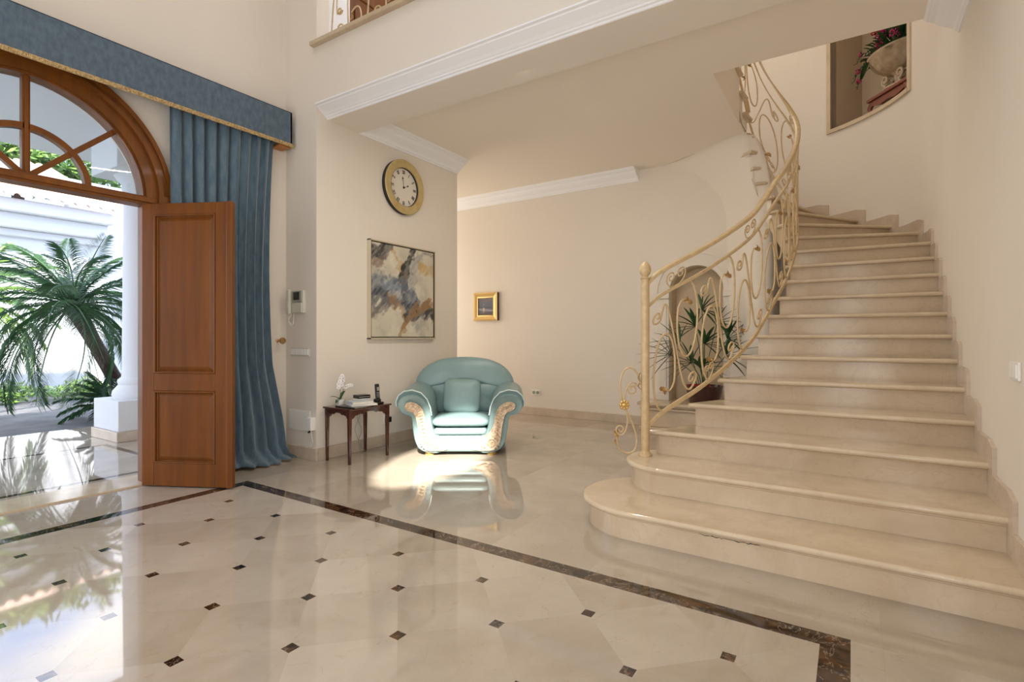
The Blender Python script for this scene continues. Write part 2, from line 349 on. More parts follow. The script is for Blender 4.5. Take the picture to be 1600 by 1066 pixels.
# crown mouldings
CR = [(0, 0), (.012, 0), (.014, .012), (.03, .02), (.036, .034), (.05, .045), (.085, .062), (.12, .085), (.14, .11), (.165, .118), (.17, .128), (.185, .130), (.195, .145), (.2, .146), (.2, .15)]
def crown(name, a, bb, z, out):          # from a to b along the wall foot, projecting along out
    r = []
    for p in (a, bb): r.append([Vector((p[0] + out[0] * d, p[1] + out[1] * d, z + h)) for d, h in CR] + [Vector((p[0], p[1], z + .15))])
    return st(name, MB().sweep(r, closed_prof=True, caps=True), M['plaster'])
crown('trim_1', (3.715, YC), (5.33, YC), ZC - .15, (0, -1))
crown('trim_2', (XB, 2.42), (XB, 8.0), ZC - .15, (-1, 0))
crown('trim_3', (3.715, YR), (4.74, YR), ZC - .15, (0, 1))
pr = [(-.02, .115), (-.022, .10), (0, .095), (.004, .085), (.03, .07), (.065, .05), (.085, .035), (.095, .03), (.1, .02), (.115, .016), (.118, .004), (.13, 0), (.13, .115)]
st('trim_4', MB().sweep([[Vector((XJ + d, y, ZS + h)) for d, h in pr] for y in (YR, YC - .001)], closed_prof=True, caps=True), M['plaster'])
st('trim_5', MB().box(3.145, 3.42, YR, YC + .045, ZU - .005, ZU + .035), M['marble'], bevel=.008)
# skirting boards
SK, ST = .118, .02
st('baseboard_clock', MB().box(XJ, 5.33, YC - ST, YC + .01, 0, SK).box(5.33, 5.35, YC - .02, 4.7, 0, SK), M['skirt'], bevel=.003)
st('baseboard_jamb', MB().box(XJ - ST, XJ + .01, YC - ST, YD, 0, SK), M['skirt'], bevel=.003)
st('baseboard_left', MB().box(DX + .9, XJ, YD - ST, YD + .01, 0, SK), M['skirt'], bevel=.003)
st('baseboard_far', MB().box(XB - ST, XB + .01, 1.25, 8.0, 0, SK), M['skirt'], bevel=.003)
st('baseboard_right', MB().box(-.85, 2.62, YR - .01, YR + ST, 0, SK), M['skirt'], bevel=.003)

# ------------------------------------------------------------------ staircase
RS = .1725; TC = Vector((6.2, 1.2)); TR = 1.83
def turret(deg, r=TR): a = math.radians(deg); return (TC.x + r * cos(a), TC.y + r * sin(a))
RP = [(2.4, 3.64, 1.23), (3, 3.75, 1.15), (4, 4.05, .95), (5, 4.36, .80), (6, 4.66, .69), (7, 4.87, .62), (8, 5.05, .56), (9, 5.31, .51), (10, 5.57, .48), (11, 5.82, .465), (12, 6.03, .46), (13, 6.21, .475), (14, 6.37, .52), (15, 6.47, .59), (16, 6.525, .68), (17, 6.545, .77), (18, 6.54, .85), (19, 6.52, .91), (20, 6.47, .96), (21, 6.38, .99), (22, 6.2, 1.01), (23, 5.97, 1.03), (24, 5.6, 1.05)]
EP = {3: (3.71, 1.22), 4: (4.02, 1.02), 5: (4.32, .87), 6: (4.64, .76), 7: (4.85, .70), 8: (5.05, .64), 9: (5.31, .585), 10: (5.57, .555), 11: (5.82, .54), 12: (6.03, .535), 13: (6.18, .55), 14: (6.31, .59), 15: (6.40, .65), 16: (6.455, .72), 17: (6.48, .79), 18: (6.475, .85), 19: (6.46, .885), 20: (6.41, .91), 21: (6.36, .93), 22: (6.18, .95), 23: (5.97, .97)}
OX = {1: 2.87, 2: 3.29, 3: 3.70, 4: 4.08, 5: 4.41, 6: 4.68, 7: 4.92, 8: 5.14, 9: 5.37, 10: 5.61, 11: 5.87, 12: 6.15}
OA = {13: -77, 14: -60, 15: -44.5, 16: -29, 17: -13, 18: 3, 19: 19, 20: 36, 21: 54, 22: 72, 23: 90}
def outer_pt(k): return Vector((OX[k], YR)) if k in OX else Vector(turret(OA[k]))
def outer_run(k):      # wall points between nosing k and k+1
    if k <= 11: return [outer_pt(k), outer_pt(k + 1)]
    if k == 12: return [outer_pt(12), Vector((6.2, YR)), outer_pt(13)]
    if k == 23: return [outer_pt(23)]
    a, c_ = OA[k], OA[k + 1]; return [Vector(turret(a + (c_ - a) * i / 4)) for i in range(5)]
stairs = empty('staircase', (2.87, 0, 0), 0, 'cream marble staircase with rounded nosings climbing and curving along the wall', 'staircase')
def off(a, c_, d):     # line a-c shifted by d uphill (towards the far side)
    t = (c_ - a).normalized(); n = Vector((-t.y, t.x))
    return a + n * d, c_ + n * d
def place(o):          # parts were built in scene coordinates
    o.parent = stairs; o.location = (-2.87, 0, 0); return o
tube_n = 10
for k in range(1, 24):
    zt = k * RS
    if k <= 2:
        if k == 1: fx, ex, cx_, cyy, rr, bx_ = 2.87, 2.90, 3.32, 1.10, .42, 3.95
        else: fx, ex, cx_, cyy, rr, bx_ = 3.29, 3.31, 3.64, 1.02, .33, 4.3
        def outline(ins):
            pts = [(bx_, YR), (fx + ins, YR), (ex + ins, cyy)]
            pts += [(cx_ + (rr - ins) * cos(math.radians(a)), cyy + (rr - ins) * sin(math.radians(a))) for a in range(172, 20, -8)]
            return pts + [(bx_, cyy - .05)]
        o_ = outline(.0175)
        tr = MB().prism(o_, zt - .035, zt - .0005); tr.tube([(x, y, zt - .0175) for x, y in o_[1:-1]], .0175, tube_n)
        rs = MB().prism(outline(.04), (k - 1) * RS, zt - .034); rs.tube([(x, y, zt - .041) for x, y in outline(.036)[1:-1]], .008, 6)
        place(tr.build('tread', M['marble_light'], smooth=40)); place(rs.build('riser', M['marble_light'], smooth=30)); continue
    E0, O0 = Vector(EP[k]), outer_pt(k)
    run = outer_run(k)
    if k < 23:
        E1, O1 = Vector(EP[k + 1]), outer_pt(k + 1)
    else:
        E1, O1 = Vector((5.7, .99)), Vector((5.7, 3.03))
        run = [O0, O1]
    up = -1.0
    def sh(a, c_, d):
        t = (c_ - a).normalized(); n = Vector((t.y, -t.x)); return a - n * d, c_ - n * d
    a0, b0 = sh(E0, O0, .0175); a1, b1 = sh(E1, O1, .06 if k < 22 else .01)
    poly = [a0] + [b0] + list(run[1:-1]) + [b1, a1]
    thin = k == 20                     # this one lies level with the ceiling below
    tr = MB().prism([(p.x, p.y) for p in poly], zt - (.003 if thin else .035), zt - .0005)
    if thin: b0_ = a0 + (b0 - a0).normalized() * .14
    else: b0_ = b0
    tr.tube([(a0.x, a0.y, zt - .0175), (b0_.x, b0_.y, zt - .0175)], .0175, tube_n)
    if not thin: tr.tube([(a0.x, a0.y, zt - .0175), (a1.x, a1.y, zt - .0175)], .0175, tube_n)
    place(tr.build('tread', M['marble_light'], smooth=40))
    # riser block with its flank
    r0, s0 = sh(E0, O0, .045); r1, s1 = sh(E1, O1, .045)
    inn = .035
    def pull(e, o_): d = (o_ - e).normalized(); return e + d * inn
    r0, r1 = pull(r0, s0), pull(r1, s1)
    poly = [r0, s0] + list(run[1:-1]) + [s1, r1]
    top = [(p.x, p.y, zt - (.0035 if k == 20 else .034)) for p in poly]
    if k <= 12: bot = [(p.x, p.y, (k - 1) * RS - .02 if k > 3 else 0) for p in poly]
    else:
        n = len(poly) - 2
        fr = [0, 0] + [(i + 1) / (len(run) - 1) for i in range(len(run) - 2)] + [1, 1]
        bot = [(p.x, p.y, (k - (2.3 if k < 17 else 1.7) + f) * RS) for p, f in zip(poly, fr)]
        if k >= 19: bot = [(x, y, min(zt - (.006 if k == 20 else .05), max(z, ZC + .031))) for x, y, z in bot]
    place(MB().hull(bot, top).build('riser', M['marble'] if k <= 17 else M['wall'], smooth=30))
    if 3 <= k <= 12:   # flank wall under the steps, down to the floor
        place(MB().hull([(p.x, p.y, 0) for p in (r0, r0 + (s0 - r0).normalized() * .1, r1 + (s1 - r1).normalized() * .1, r1)], [(p.x, p.y, (k - 1) * RS) for p in (r0, r0 + (s0 - r0).normalized() * .1, r1 + (s1 - r1).normalized() * .1, r1)]).build('flank', M['wall']))

bt = [(6.95, 1.35), (6.72, 1.12), (6.60, 1.045), (6.53, .97), (6.505, .89), (6.51, .80), (6.56, .74), (6.95, .70)]
st('wall_stair_pier', MB().prism(bt, 0, 2.62), M['wall'], smooth=60)
_lo = bt; _hi = [(6.95, 2.42), (6.78, 1.95), (6.45, 1.42), (6.26, 1.06), (6.33, .97), (6.42, .93), (6.6, .98), (6.95, 1.2)]
def _dense(P):
    out = []
    for i_ in range(len(P) - 1):
        p0, p1, p2, p3 = (Vector(P[max(0, min(len(P) - 1, i_ + q_))]) for q_ in (-1, 0, 1, 2))
        for t_ in (0, .25, .5, .75): out.append(.5 * (2 * p1 + (p2 - p0) * t_ + (2 * p0 - 5 * p1 + 4 * p2 - p3) * t_ * t_ + (3 * p1 - p0 - 3 * p2 + p3) * t_ ** 3))
    return out + [Vector(P[-1])]
_lo, _hi = _dense(_lo), _dense(_hi); rings = []
for i_ in range(15):
    a_ = PI / 2 * i_ / 14; f_ = 1 - cos(a_)
    rings.append([(p.x + (q.x - p.x) * f_, p.y + (q.y - p.y) * f_, 2.60 + (ZC + .012 - 2.60) * sin(a_)) for p, q in zip(_lo, _hi)])
st('wall_stair_soffit', MB().sweep(rings), M['wall'], smooth=80)
random.seed(8)
cp = [(2.8795 - .004 * random.random() - .0175 * .3, .68 - .30 * i_ / 26, RS - .0275 + random.uniform(-.0035, .0035)) for i_ in range(27)]
place(MB().tube([(x - .006, y, z) for x, y, z in cp], [.0004] + [random.uniform(.0008, .0026) for _ in range(25)] + [.0004], 5).build('crack', M['black_matt']))
# stepped skirting along the wall of the stairs
def wall_s(k):         # wall point and inward normal for any k
    if k <= 12: i = int(min(11, max(1, math.floor(k)))); x = OX[i] + (OX[i + 1] - OX[i]) * (k - i); return Vector((x, YR)), Vector((0, 1))
    if k <= 13:
        f = k - 12; x = 6.15 + f * .46
        if x < 6.2: return Vector((x, YR)), Vector((0, 1))
        a = -90 + (x - 6.2) / .41 * 13
    else: i = int(min(22, math.floor(k))); a = OA[i] + (OA[i + 1] - OA[i]) * (k - i)
    p = Vector(turret(a)); return p, (TC - p).normalized()
sk = MB()
for k in range(0, 22):
    a_k, b_k = (k - .17, k + .83) if k > 1 else ((.55, .83) if k == 0 else (.83, 1.83))
    ks = [a_k + (b_k - a_k) * i / 4 for i in range(5)]
    if k == 0: ks = [1.0 - .55, .83] ; 
    lo, hi = [], []
    for kk in ks:
        if k == 0: P_, N_ = Vector((2.87 - (1 - kk) * .42, YR)), Vector((0, 1))
        elif kk < 1: P_, N_ = Vector((2.87 - (1 - kk) * .42, YR)), Vector((0, 1))
        else: P_, N_ = wall_s(kk)
        zb = max(0, (k - 1) * RS - .05); zt2 = k * RS + .125
        if kk == ks[0] and k > 0: zt2 -= .03
        q = P_ + N_ * ST
        lo.append([(P_.x, P_.y, zb), (q.x, q.y, zb), (q.x, q.y, zt2), (P_.x, P_.y, zt2)])
    sk.sweep(lo, closed_prof=True, caps=True)
st('baseboard_stairs', sk, M['skirt'])

# turret wall with the flower niche
tw = MB(); A0, A1, NZ0, NZ1 = -68.5, -32.5, 3.80, 5.6
def cyl_panel(mb, a0, a1, z0, z1, r0=TR, r1=TR + .1, n=None):
    n = n or max(2, int(abs(a1 - a0) / 3)); rings = []
    for i in range(n + 1):
        a = a0 + (a1 - a0) * i / n; p, q = turret(a, r0), turret(a, r1)
        rings.append([(p[0], p[1], z0), (q[0], q[1], z0), (q[0], q[1], z1), (p[0], p[1], z1)])
    mb.sweep(rings, closed_prof=True, caps=True)
cyl_panel(tw, -90, 60, 0, NZ0); cyl_panel(tw, 60, 90, ZC + .03, NZ0); cyl_panel(tw, -90, A0, NZ0, ZT); cyl_panel(tw, A1, 90, NZ0, ZT); cyl_panel(tw, A0, A1, NZ1, ZT)
st('wall_stair_curve', tw, M['wall'], smooth=25)
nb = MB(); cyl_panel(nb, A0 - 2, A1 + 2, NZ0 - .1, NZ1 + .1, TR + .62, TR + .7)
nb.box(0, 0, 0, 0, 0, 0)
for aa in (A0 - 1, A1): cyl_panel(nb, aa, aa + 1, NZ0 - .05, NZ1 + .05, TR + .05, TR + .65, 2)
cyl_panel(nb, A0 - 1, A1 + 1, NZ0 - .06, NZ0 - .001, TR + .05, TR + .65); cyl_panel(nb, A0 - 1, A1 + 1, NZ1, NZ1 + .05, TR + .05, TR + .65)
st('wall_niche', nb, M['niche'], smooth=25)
fr = MB(); w_ = 1.6
cyl_panel(fr, A0 - .2, A1 + .2, NZ0 - .045, NZ0, TR - .025, TR + .6); cyl_panel(fr, A0 - w_, A0, NZ0 - .045, NZ1, TR - .02, TR + .05, 3)
cyl_panel(fr, A1, A1 + w_, NZ0 - .045, NZ1, TR - .02, TR + .05, 3); cyl_panel(fr, A0 - w_, A1 + w_, NZ1, NZ1 + .05, TR - .02, TR + .05)
st('window_1', fr, M['marble_light'], smooth=25)

# ------------------------------------------------------------------ stair railing
def catmull(P, u):     # P sorted [(k,x,y)], u = k
    i = max(0, min(len(P) - 2, next((j for j in range(len(P) - 1) if u < P[j + 1][0]), len(P) - 2)))
    p0 = P[max(i - 1, 0)]; p1 = P[i]; p2 = P[i + 1]; p3 = P[min(i + 2, len(P) - 1)]
    t = (u - p1[0]) / (p2[0] - p1[0]); out = []
    for c_ in (1, 2):
        m1 = (p2[c_] - p0[c_]) / (p2[0] - p0[0]) * (p2[0] - p1[0]); m2 = (p3[c_] - p1[c_]) / (p3[0] - p1[0]) * (p2[0] - p1[0])
        out.append((2 * t**3 - 3 * t**2 + 1) * p1[c_] + (t**3 - 2 * t**2 + t) * m1 + (-2 * t**3 + 3 * t**2) * p2[c_] + (t**3 - t**2) * m2)
    return Vector(out)
TB = []; acc = 0; prev = catmull(RP, 2.4)
for i in range(0, 441):
    k_ = 2.4 + i * .049; q_ = catmull(RP, k_); acc += (q_ - prev).length; prev = q_; TB.append((acc, k_, q_))
RL = TB[-1][0]
def rail_at(s):
    s = max(0, min(RL, s)); lo, hi = 0, len(TB) - 1
    while hi - lo > 1:
        m_ = (lo + hi) // 2
        if TB[m_][0] <= s: lo = m_
        else: hi = m_
    f = (s - TB[lo][0]) / max(1e-6, TB[hi][0] - TB[lo][0])
    return TB[lo][1] + (TB[hi][1] - TB[lo][1]) * f, TB[lo][2].lerp(TB[hi][2], f)
RO = Vector((3.64, 1.23, 2 * RS))                       # foot of the newel
def RP3(s, h):
    k_, q_ = rail_at(s); return Vector((q_.x, q_.y, (k_ - (.0 if k_ > 3 else 0)) * RS + h)) - RO
rail = empty('stair_railing', RO, 0, 'cream gold wrought iron stair railing with scrolls curving up the marble staircase', 'railing')
HB, H2, HT = .12, .97, 1.145
N_ = 150
def run_h(h, s0=0, s1=None): s1 = RL if s1 is None else s1; return [RP3(s0 + (s1 - s0) * i / N_, h) for i in range(N_ + 1)]
def band(h, wd, ht):   # flat bar following the rail
    rings = []; pts = run_h(h)
    for i, p_ in enumerate(pts):
        a = pts[max(0, i - 1)]; c_ = pts[min(len(pts) - 1, i + 1)]; t_ = (c_ - a); t2 = Vector((t_.x, t_.y, 0)).normalized(); n_ = Vector((-t2.y, t2.x, 0))
        rings.append([p_ + n_ * x_ * wd + Vector((0, 0, z_ * ht)) for x_, z_ in ((-.5, -.4), (-.3, -.5), (.3, -.5), (.5, -.4), (.5, .2), (.32, .5), (-.32, .5), (-.5, .2))])
    return MB().sweep(rings, closed_prof=True, caps=True)
band(HT, .052, .034).build('handrail', M['rail'], rail, smooth=50)
band(H2, .022, .026).build('upper_bar', M['rail'], rail, smooth=50)
band(HB, .022, .034).build('lower_bar', M['rail'], rail, smooth=50)
post = MB().tube([(0, 0, .0), (0, 0, 1.25)], .029, 20)
post.build('newel_post', M['rail'], rail, smooth=50)
MB().lathe([(.028, 1.25), (.034, 1.255), (.034, 1.263), (.02, 1.268), (.022, 1.275), (.037, 1.292), (.042, 1.315), (.036, 1.345), (.018, 1.37), (.003, 1.38)], n=20).build('finial', M['rail'], rail, smooth=50)
MB().lathe([(.048, 0), (.048, .012), (.04, .02), (.03, .035)], n=24).build('foot', M['rail'], rail, smooth=50)
def spiral(cx_, ch, r0, r1, a0, turns, n=26):
    return [(cx_ + (r0 + (r1 - r0) * (i / n)) * cos(a0 + turns * 2 * PI * i / n), ch + (r0 + (r1 - r0) * (i / n)) * sin(a0 + turns * 2 * PI * i / n)) for i in range(n + 1)]
def bez(P, n=26):
    out = []
    for i in range(n + 1):
        t = i / n; Q = list(P)
        while len(Q) > 1: Q = [(Q[j][0] * (1 - t) + Q[j + 1][0] * t, Q[j][1] * (1 - t) + Q[j + 1][1] * t) for j in range(len(Q) - 1)]
        out.append(Q[0])
    return out
def ovalc(cx_, ch, a, b_, t0, t1, n=34, flip=1): return [(cx_ + a * flip * cos(math.radians(t0 + (t1 - t0) * i / n)), ch + b_ * sin(math.radians(t0 + (t1 - t0) * i / n))) for i in range(n + 1)]
def leafm(mb, p, d, n_, L_=.06, w_=.018):
    d = d.normalized(); n_ = n_.normalized(); sd = d.cross(n_).normalized(); rings = []
    for i in range(7):
        t = i / 6; ww = w_ * (sin(PI * min(1, t * .9 + .08)) ** .7) * (1 - .25 * (i % 2)); c_ = p + d * L_ * t + n_ * (.018 * sin(PI * t))
        rings.append([c_ - sd * ww, c_ + n_ * .006, c_ + sd * ww, c_ - n_ * .003])
    mb.sweep(rings, closed_prof=True, caps=True)
def scroll_part(c2, s0, fn=None, r=.0075, leaf=None, name='scroll'):
    f = fn or (lambda x, h: RP3(s0 + x, h)); pts = [f(x, h) for x, h in c2]; n = len(pts)
    rr = [r * (1 if i < n * .85 else 1 - .35 * (i - n * .85) / (n * .15)) for i in range(n)]
    o = MB().tube(pts, rr, 7).build(name, M['rail'], rail, smooth=60)
    if leaf:
        mb = MB(); e = pts[-1]; d = (pts[-1] - pts[-4]).normalized(); side = Vector((d.y, -d.x, 0)); side = side if side.length > .01 else Vector((1, 0, 0))
        leafm(mb, e - d * .01, d + Vector((0, 0, leaf * .4)), side, .07, .02); leafm(mb, e - d * .012, d * .6 + Vector((0, 0, -leaf * .8)), side, .045, .015)
        mb.build('leaf_ornament', M['leaf_gold'], o, smooth=60)
    return o
UL = .44; nun = int((RL - .06) / UL)
for u in range(nun):
    s0 = .05 + u * UL
    # tall loop standing on the lower bar, its end curling inwards with a leaf
    scroll_part(ovalc(.115, .40, .095, .275, -90, -385) + [(.115 + .095 * cos(math.radians(-385 - 12 * j)) * (1 - .10 * j), .40 + .275 * sin(math.radians(-385 - 12 * j)) * (1 - .12 * j)) for j in range(1, 5)], s0, leaf=1)
    # the same loop hanging from the upper bar
    scroll_part([(2 * .325 - x, 1.09 - h) for x, h in ovalc(.325, .40, .095, .275, -90, -385) + [(.325 + .095 * cos(math.radians(-385 - 12 * j)) * (1 - .10 * j), .40 + .275 * sin(math.radians(-385 - 12 * j)) * (1 - .12 * j)) for j in range(1, 5)]], s0, leaf=-1)
    # long S bars with a small volute at each end
    scroll_part(spiral(.052, .83, .012, .045, -PI / 2, 1.1, 20) + bez([(.10, .86), (.13, .96), (.17, .80), (.20, .6), (.24, .42)]) , s0)
    scroll_part(bez([(.24, .42), (.27, .26), (.31, .12), (.36, .14), (.395, .2)]) + spiral(.365, .235, .045, .012, -.4, 1.1, 20), s0)
    if u % 2 == 0:
        for sg in (-1, 1):
            cxx = .22 + sg * .045
            scroll_part(bez([(.22, H2 + .012), (.22 + sg * .03, H2 + .0), (.22 + sg * .085, H2 + .03), (.22 + sg * .085, H2 + .085)], 12) + spiral(cxx, H2 + .085, .04, .008, 0 if sg > 0 else PI, sg * 1.35, 22), s0, r=.0055)
    else:
        for sg in (-1, 1):
            scroll_part(bez([(.1, HB + .012), (.1 + sg * .02, HB + .02), (.1 + sg * .05, HB + .05), (.1 + sg * .05, HB + .1)], 10) + spiral(.1 + sg * .022, HB + .1, .028, .006, 0 if sg > 0 else PI, sg * 1.3, 20), s0 - .0, r=.0055)
# side scroll in front of the newel with its rosette
dS = Vector((-.53, .85, 0))
fS = lambda x, h: dS * x + Vector((0, 0, h))
scroll_part(bez([(.03, .50), (.05, .66), (.16, .72), (.215, .55), (.20, .42), (.15, .36), (.10, .25)]) + bez([(.10, .25), (.03, .10), (.04, -.02), (.11, .0), (.18, .01), (.205, .05), (.20, .13)]), 0, fS, r=.007, leaf=1)
scroll_part(bez([(.145, .36), (.155, .48), (.10, .56), (.055, .50)], 14) + spiral(.09, .47, .038, .010, .6, -1.2, 18), 0, fS, r=.0055)
scroll_part(bez([(.145, .35), (.10, .24), (.14, .12), (.19, .15)], 14) + spiral(.175, .185, .034, .010, -1.0, 1.2, 18), 0, fS, r=.0055)
mb = MB(); leafm(mb, fS(.03, .52), Vector((0, 0, 1)), dS, .07, .02); leafm(mb, fS(.03, .52), Vector((0, 0, -1)), dS, .05, .016); mb.build('leaf_ornament', M['leaf_gold'], rail, smooth=60)
nr = Vector((-.85, -.53, 0)); uz = Vector((0, 0, 1)); mb = MB(); c_ = fS(.147, .36)
MR = Matrix(((dS.x, uz.x, nr.x), (dS.y, uz.y, nr.y), (dS.z, uz.z, nr.z)))
mb.lathe([(.001, -.012), (.03, -.012), (.032, 0), (.012, .008), (.001, .02)], c_, 16, MR)
for i in range(8):
    a = i * PI / 4; mb.lathe([(.002, -.006), (.012, -.004), (.011, .008), (.002, .014)], c_ + MR @ Vector((.026 * cos(a), .026 * sin(a), 0)), 8, MR)
mb.build('rosette', M['gold'], rail, smooth=50)

# balustrade on the upper floor
ub = empty('balcony_railing', (3.28, 2.0, ZU + .035), 0, 'cream gold iron balustrade standing on the marble edge of the upper floor', 'railing')
B3 = lambda y, h: Vector((0, y - 2.0, h))
MB().tube([B3(YR + .02, 1.0), B3(4.28, 1.0)], .024, 8).build('handrail', M['rail'], ub, smooth=50)
MB().tube([B3(YR + .02, .86), B3(4.28, .86)], .012, 8).build('upper_bar', M['rail'], ub, smooth=50)
for u in range(9):
    y0 = 4.2 - u * .5
    for sg, off_ in ((1, 0), (-1, .25)):
        c2 = [(.0, .0), (.03, .12), (.02, .25), (.06, .5), (.10, .7), (.05, .86)] if sg > 0 else [(0, .0), (-.02, .15), (.04, .35), (-.04, .6), (.02, .86)]
        MB().tube([B3(y0 - off_ - x * sg, h) for x, h in bez(c2)], .008, 6).build('scroll', M['rail'], ub, smooth=60)
    MB().tube([B3(y0 - .10 - x, h) for x, h in spiral(.04, .10, .008, .045, PI / 2, -1.2, 20) + bez([(.085, .12), (.10, .0)], 6)], .007, 6).build('scroll', M['rail'], ub, smooth=60)
    MB().tube([B3(y0 - .10 - x, h) for x, h in spiral(.04, .27, .008, .04, -PI / 2, 1.2, 20) + bez([(.0, .25), (-.02, .4), (.03, .6)], 8)], .007, 6).build('scroll', M['rail'], ub, smooth=60)
    o = MB().tube([B3(y0 - .30 - x, h) for x, h in bez([(.12, 0), (.16, .2), (.10, .28), (.0, .20)], 14)], .007, 6).build('scroll', M['rail'], ub, smooth=60)
    mb = MB(); leafm(mb, B3(y0 - .30, .20), Vector((0, .4, -1)), Vector((1, 0, 0)), .07, .02); mb.build('leaf_ornament', M['leaf_gold'], o)

# upstairs door seen between the scrolls
ud = empty('door_2', (3.72, YC + .27, ZU)); ud['kind'] = 'structure'
MB().box(0, .05, -.1, .05, 0, 2.1).box(.83, .88, -.1, .05, 0, 2.1).box(.05, .83, -.1, .05, 2.04, 2.1).build('door_frame', M['wood'], ud, bevel=.004)
l_ = MB().box(.05, .83, 0, .04, .01, 2.04).build('door_leaf', M['wood'], ud, bevel=.003)
MB().box(.16, .72, -.015, .0, .15, .8).box(.16, .72, -.015, .0, .95, 1.9).build('panel', M['wood'], l_, bevel=.012)

# ------------------------------------------------------------------ niche surround and ledge in the far wall
ns = MB()
def ring(mb, r0, r1, x0, x1, a0=0, a1=PI, n=28):
    mb.sweep([[(x0, NY + r_ * cos(a), NS + r_ * sin(a)) if q == 0 else (x1, NY + r_ * cos(a), NS + r_ * sin(a)) for q, r_ in ((0, r0), (1, r0), (1, r1), (0, r1))] for a in [a0 + (a1 - a0) * i / n for i in range(n + 1)]], closed_prof=True, caps=True)
ring(ns, NR, NR + .06, XB - .03, XB); ring(ns, NR + .06, NR + .15, XB - .018, XB); ring(ns, NR + .15, NR + .185, XB - .04, XB)
st('trim_6', ns, M['wall'], smooth=30)
ns = MB()
for sg in (-1, 1):
    a, c_ = sorted((NY + sg * NR, NY + sg * (NR + .17))); ns.box(XB - .03, XB, a, c_, .36, NS - .07)
    a, c_ = sorted((NY + sg * (NR + .03), NY + sg * (NR + .14))); ns.box(XB - .045, XB, a, c_, .45, NS - .16)
    a, c_ = sorted((NY + sg * (NR - .01), NY + sg * (NR + .2))); ns.box(XB - .06, XB, a, c_, NS - .07, NS); ns.box(XB - .06, XB, a, c_, .36, .44)
st('trim_7', ns, M['wall'], bevel=.006)
ns = MB().box(6.52, XB + .3, NY - .5, NY + .62, 0, .05).box(6.56, XB + .3, NY - .47, NY + .59, .05, .26).box(6.53, XB + .3, NY - .49, NY + .61, .26, .29).box(6.50, XB + .3, NY - .52, NY + .64, .32, .36).box(6.55, XB + .3, NY - .48, NY + .60, .29, .32)
st('trim_8', ns, M['marble'], bevel=.008)

# ------------------------------------------------------------------ entrance door with its fanlight
YF = YD - .02
fan = empty('window_2', (DX, YF, 2.30)); fan['kind'] = 'structure'
def arcring(mb, r0, r1, y0, y1, n=40, cz=0, a0=0, a1=PI):
    mb.sweep([[(r_ * cos(a), y_, cz + r_ * sin(a)) for r_, y_ in ((r0, y0), (r0, y1), (r1, y1), (r1, y0))] for a in [a0 + (a1 - a0) * i / n for i in range(n + 1)]], closed_prof=True, caps=True)
f = MB(); arcring(f, .705, .765, .02, .14); arcring(f, .72, .80, -.005, .02); f.build('sash', M['wood'], fan, smooth=40)
f = MB(); arcring(f, .795, .905, -.012, .02); arcring(f, .80, .835, -.035, -.01); arcring(f, .872, .905, -.03, -.01)
for sg in (-1, 1):
    a, c_ = sorted((sg * .795, sg * .925)); f.box(a, c_, -.038, .02, -.045, .035)
f.build('casing', M['wood'], fan, smooth=40)
f = MB().box(-.80, .80, .0, .15, -.05, .02).box(-.80, .80, -.015, .01, -.03, .005); f.build('transom', M['wood'], fan, bevel=.004)
f = MB().box(-.022, .022, .05, .11, .02, .72); f.box(-.012, .012, .04, .12, .02, .72); f.build('mullion', M['wood'], fan, bevel=.004)
for sg in (-1, 1):
    u_ = Vector((sg * cos(math.radians(43)), 0, sin(math.radians(43)))); Mx = Matrix(((u_.x, 0, -u_.z), (0, 1, 0), (u_.z, 0, u_.x)))
    MB().obox(u_ * .375 + Vector((0, .0815 + .002 * sg, .0)), (.69, .056, .038), Mx).build('mullion', M['wood'], fan, bevel=.004)
f = MB(); arcring(f, .335, .375, .05, .11); f.build('ring_bar', M['wood'], fan, smooth=40)
MB().prism([(x - 0, z) for x, z in arc(0, 0, .71, 0, PI, 40)], 0, .006, MXZ(.09)).build('pane', M['glass'], fan)
# frame of the doorway
df = empty('door_1', (DX, YF, 0)); df['kind'] = 'structure'
f = MB()
for sg in (-1, 1):
    a, c_ = sorted((sg * .715, sg * .80)); f.box(a, c_, .0, .15, 0, 2.26)
f.build('door_frame', M['wood'], df, bevel=.005)
f = MB()
for sg in (-1, 1):
    a, c_ = sorted((sg * .795, sg * .905)); f.box(a, c_, -.012, .02, 0, 2.26); a, c_ = sorted((sg * .872, sg * .905)); f.box(a, c_, -.03, -.01, 0, 2.26)
f.build('casing', M['wood'], df, bevel=.004)
MB().box(-.80, .80, .0, .36, 0, .012).build('threshold', M['marble_light'], df)
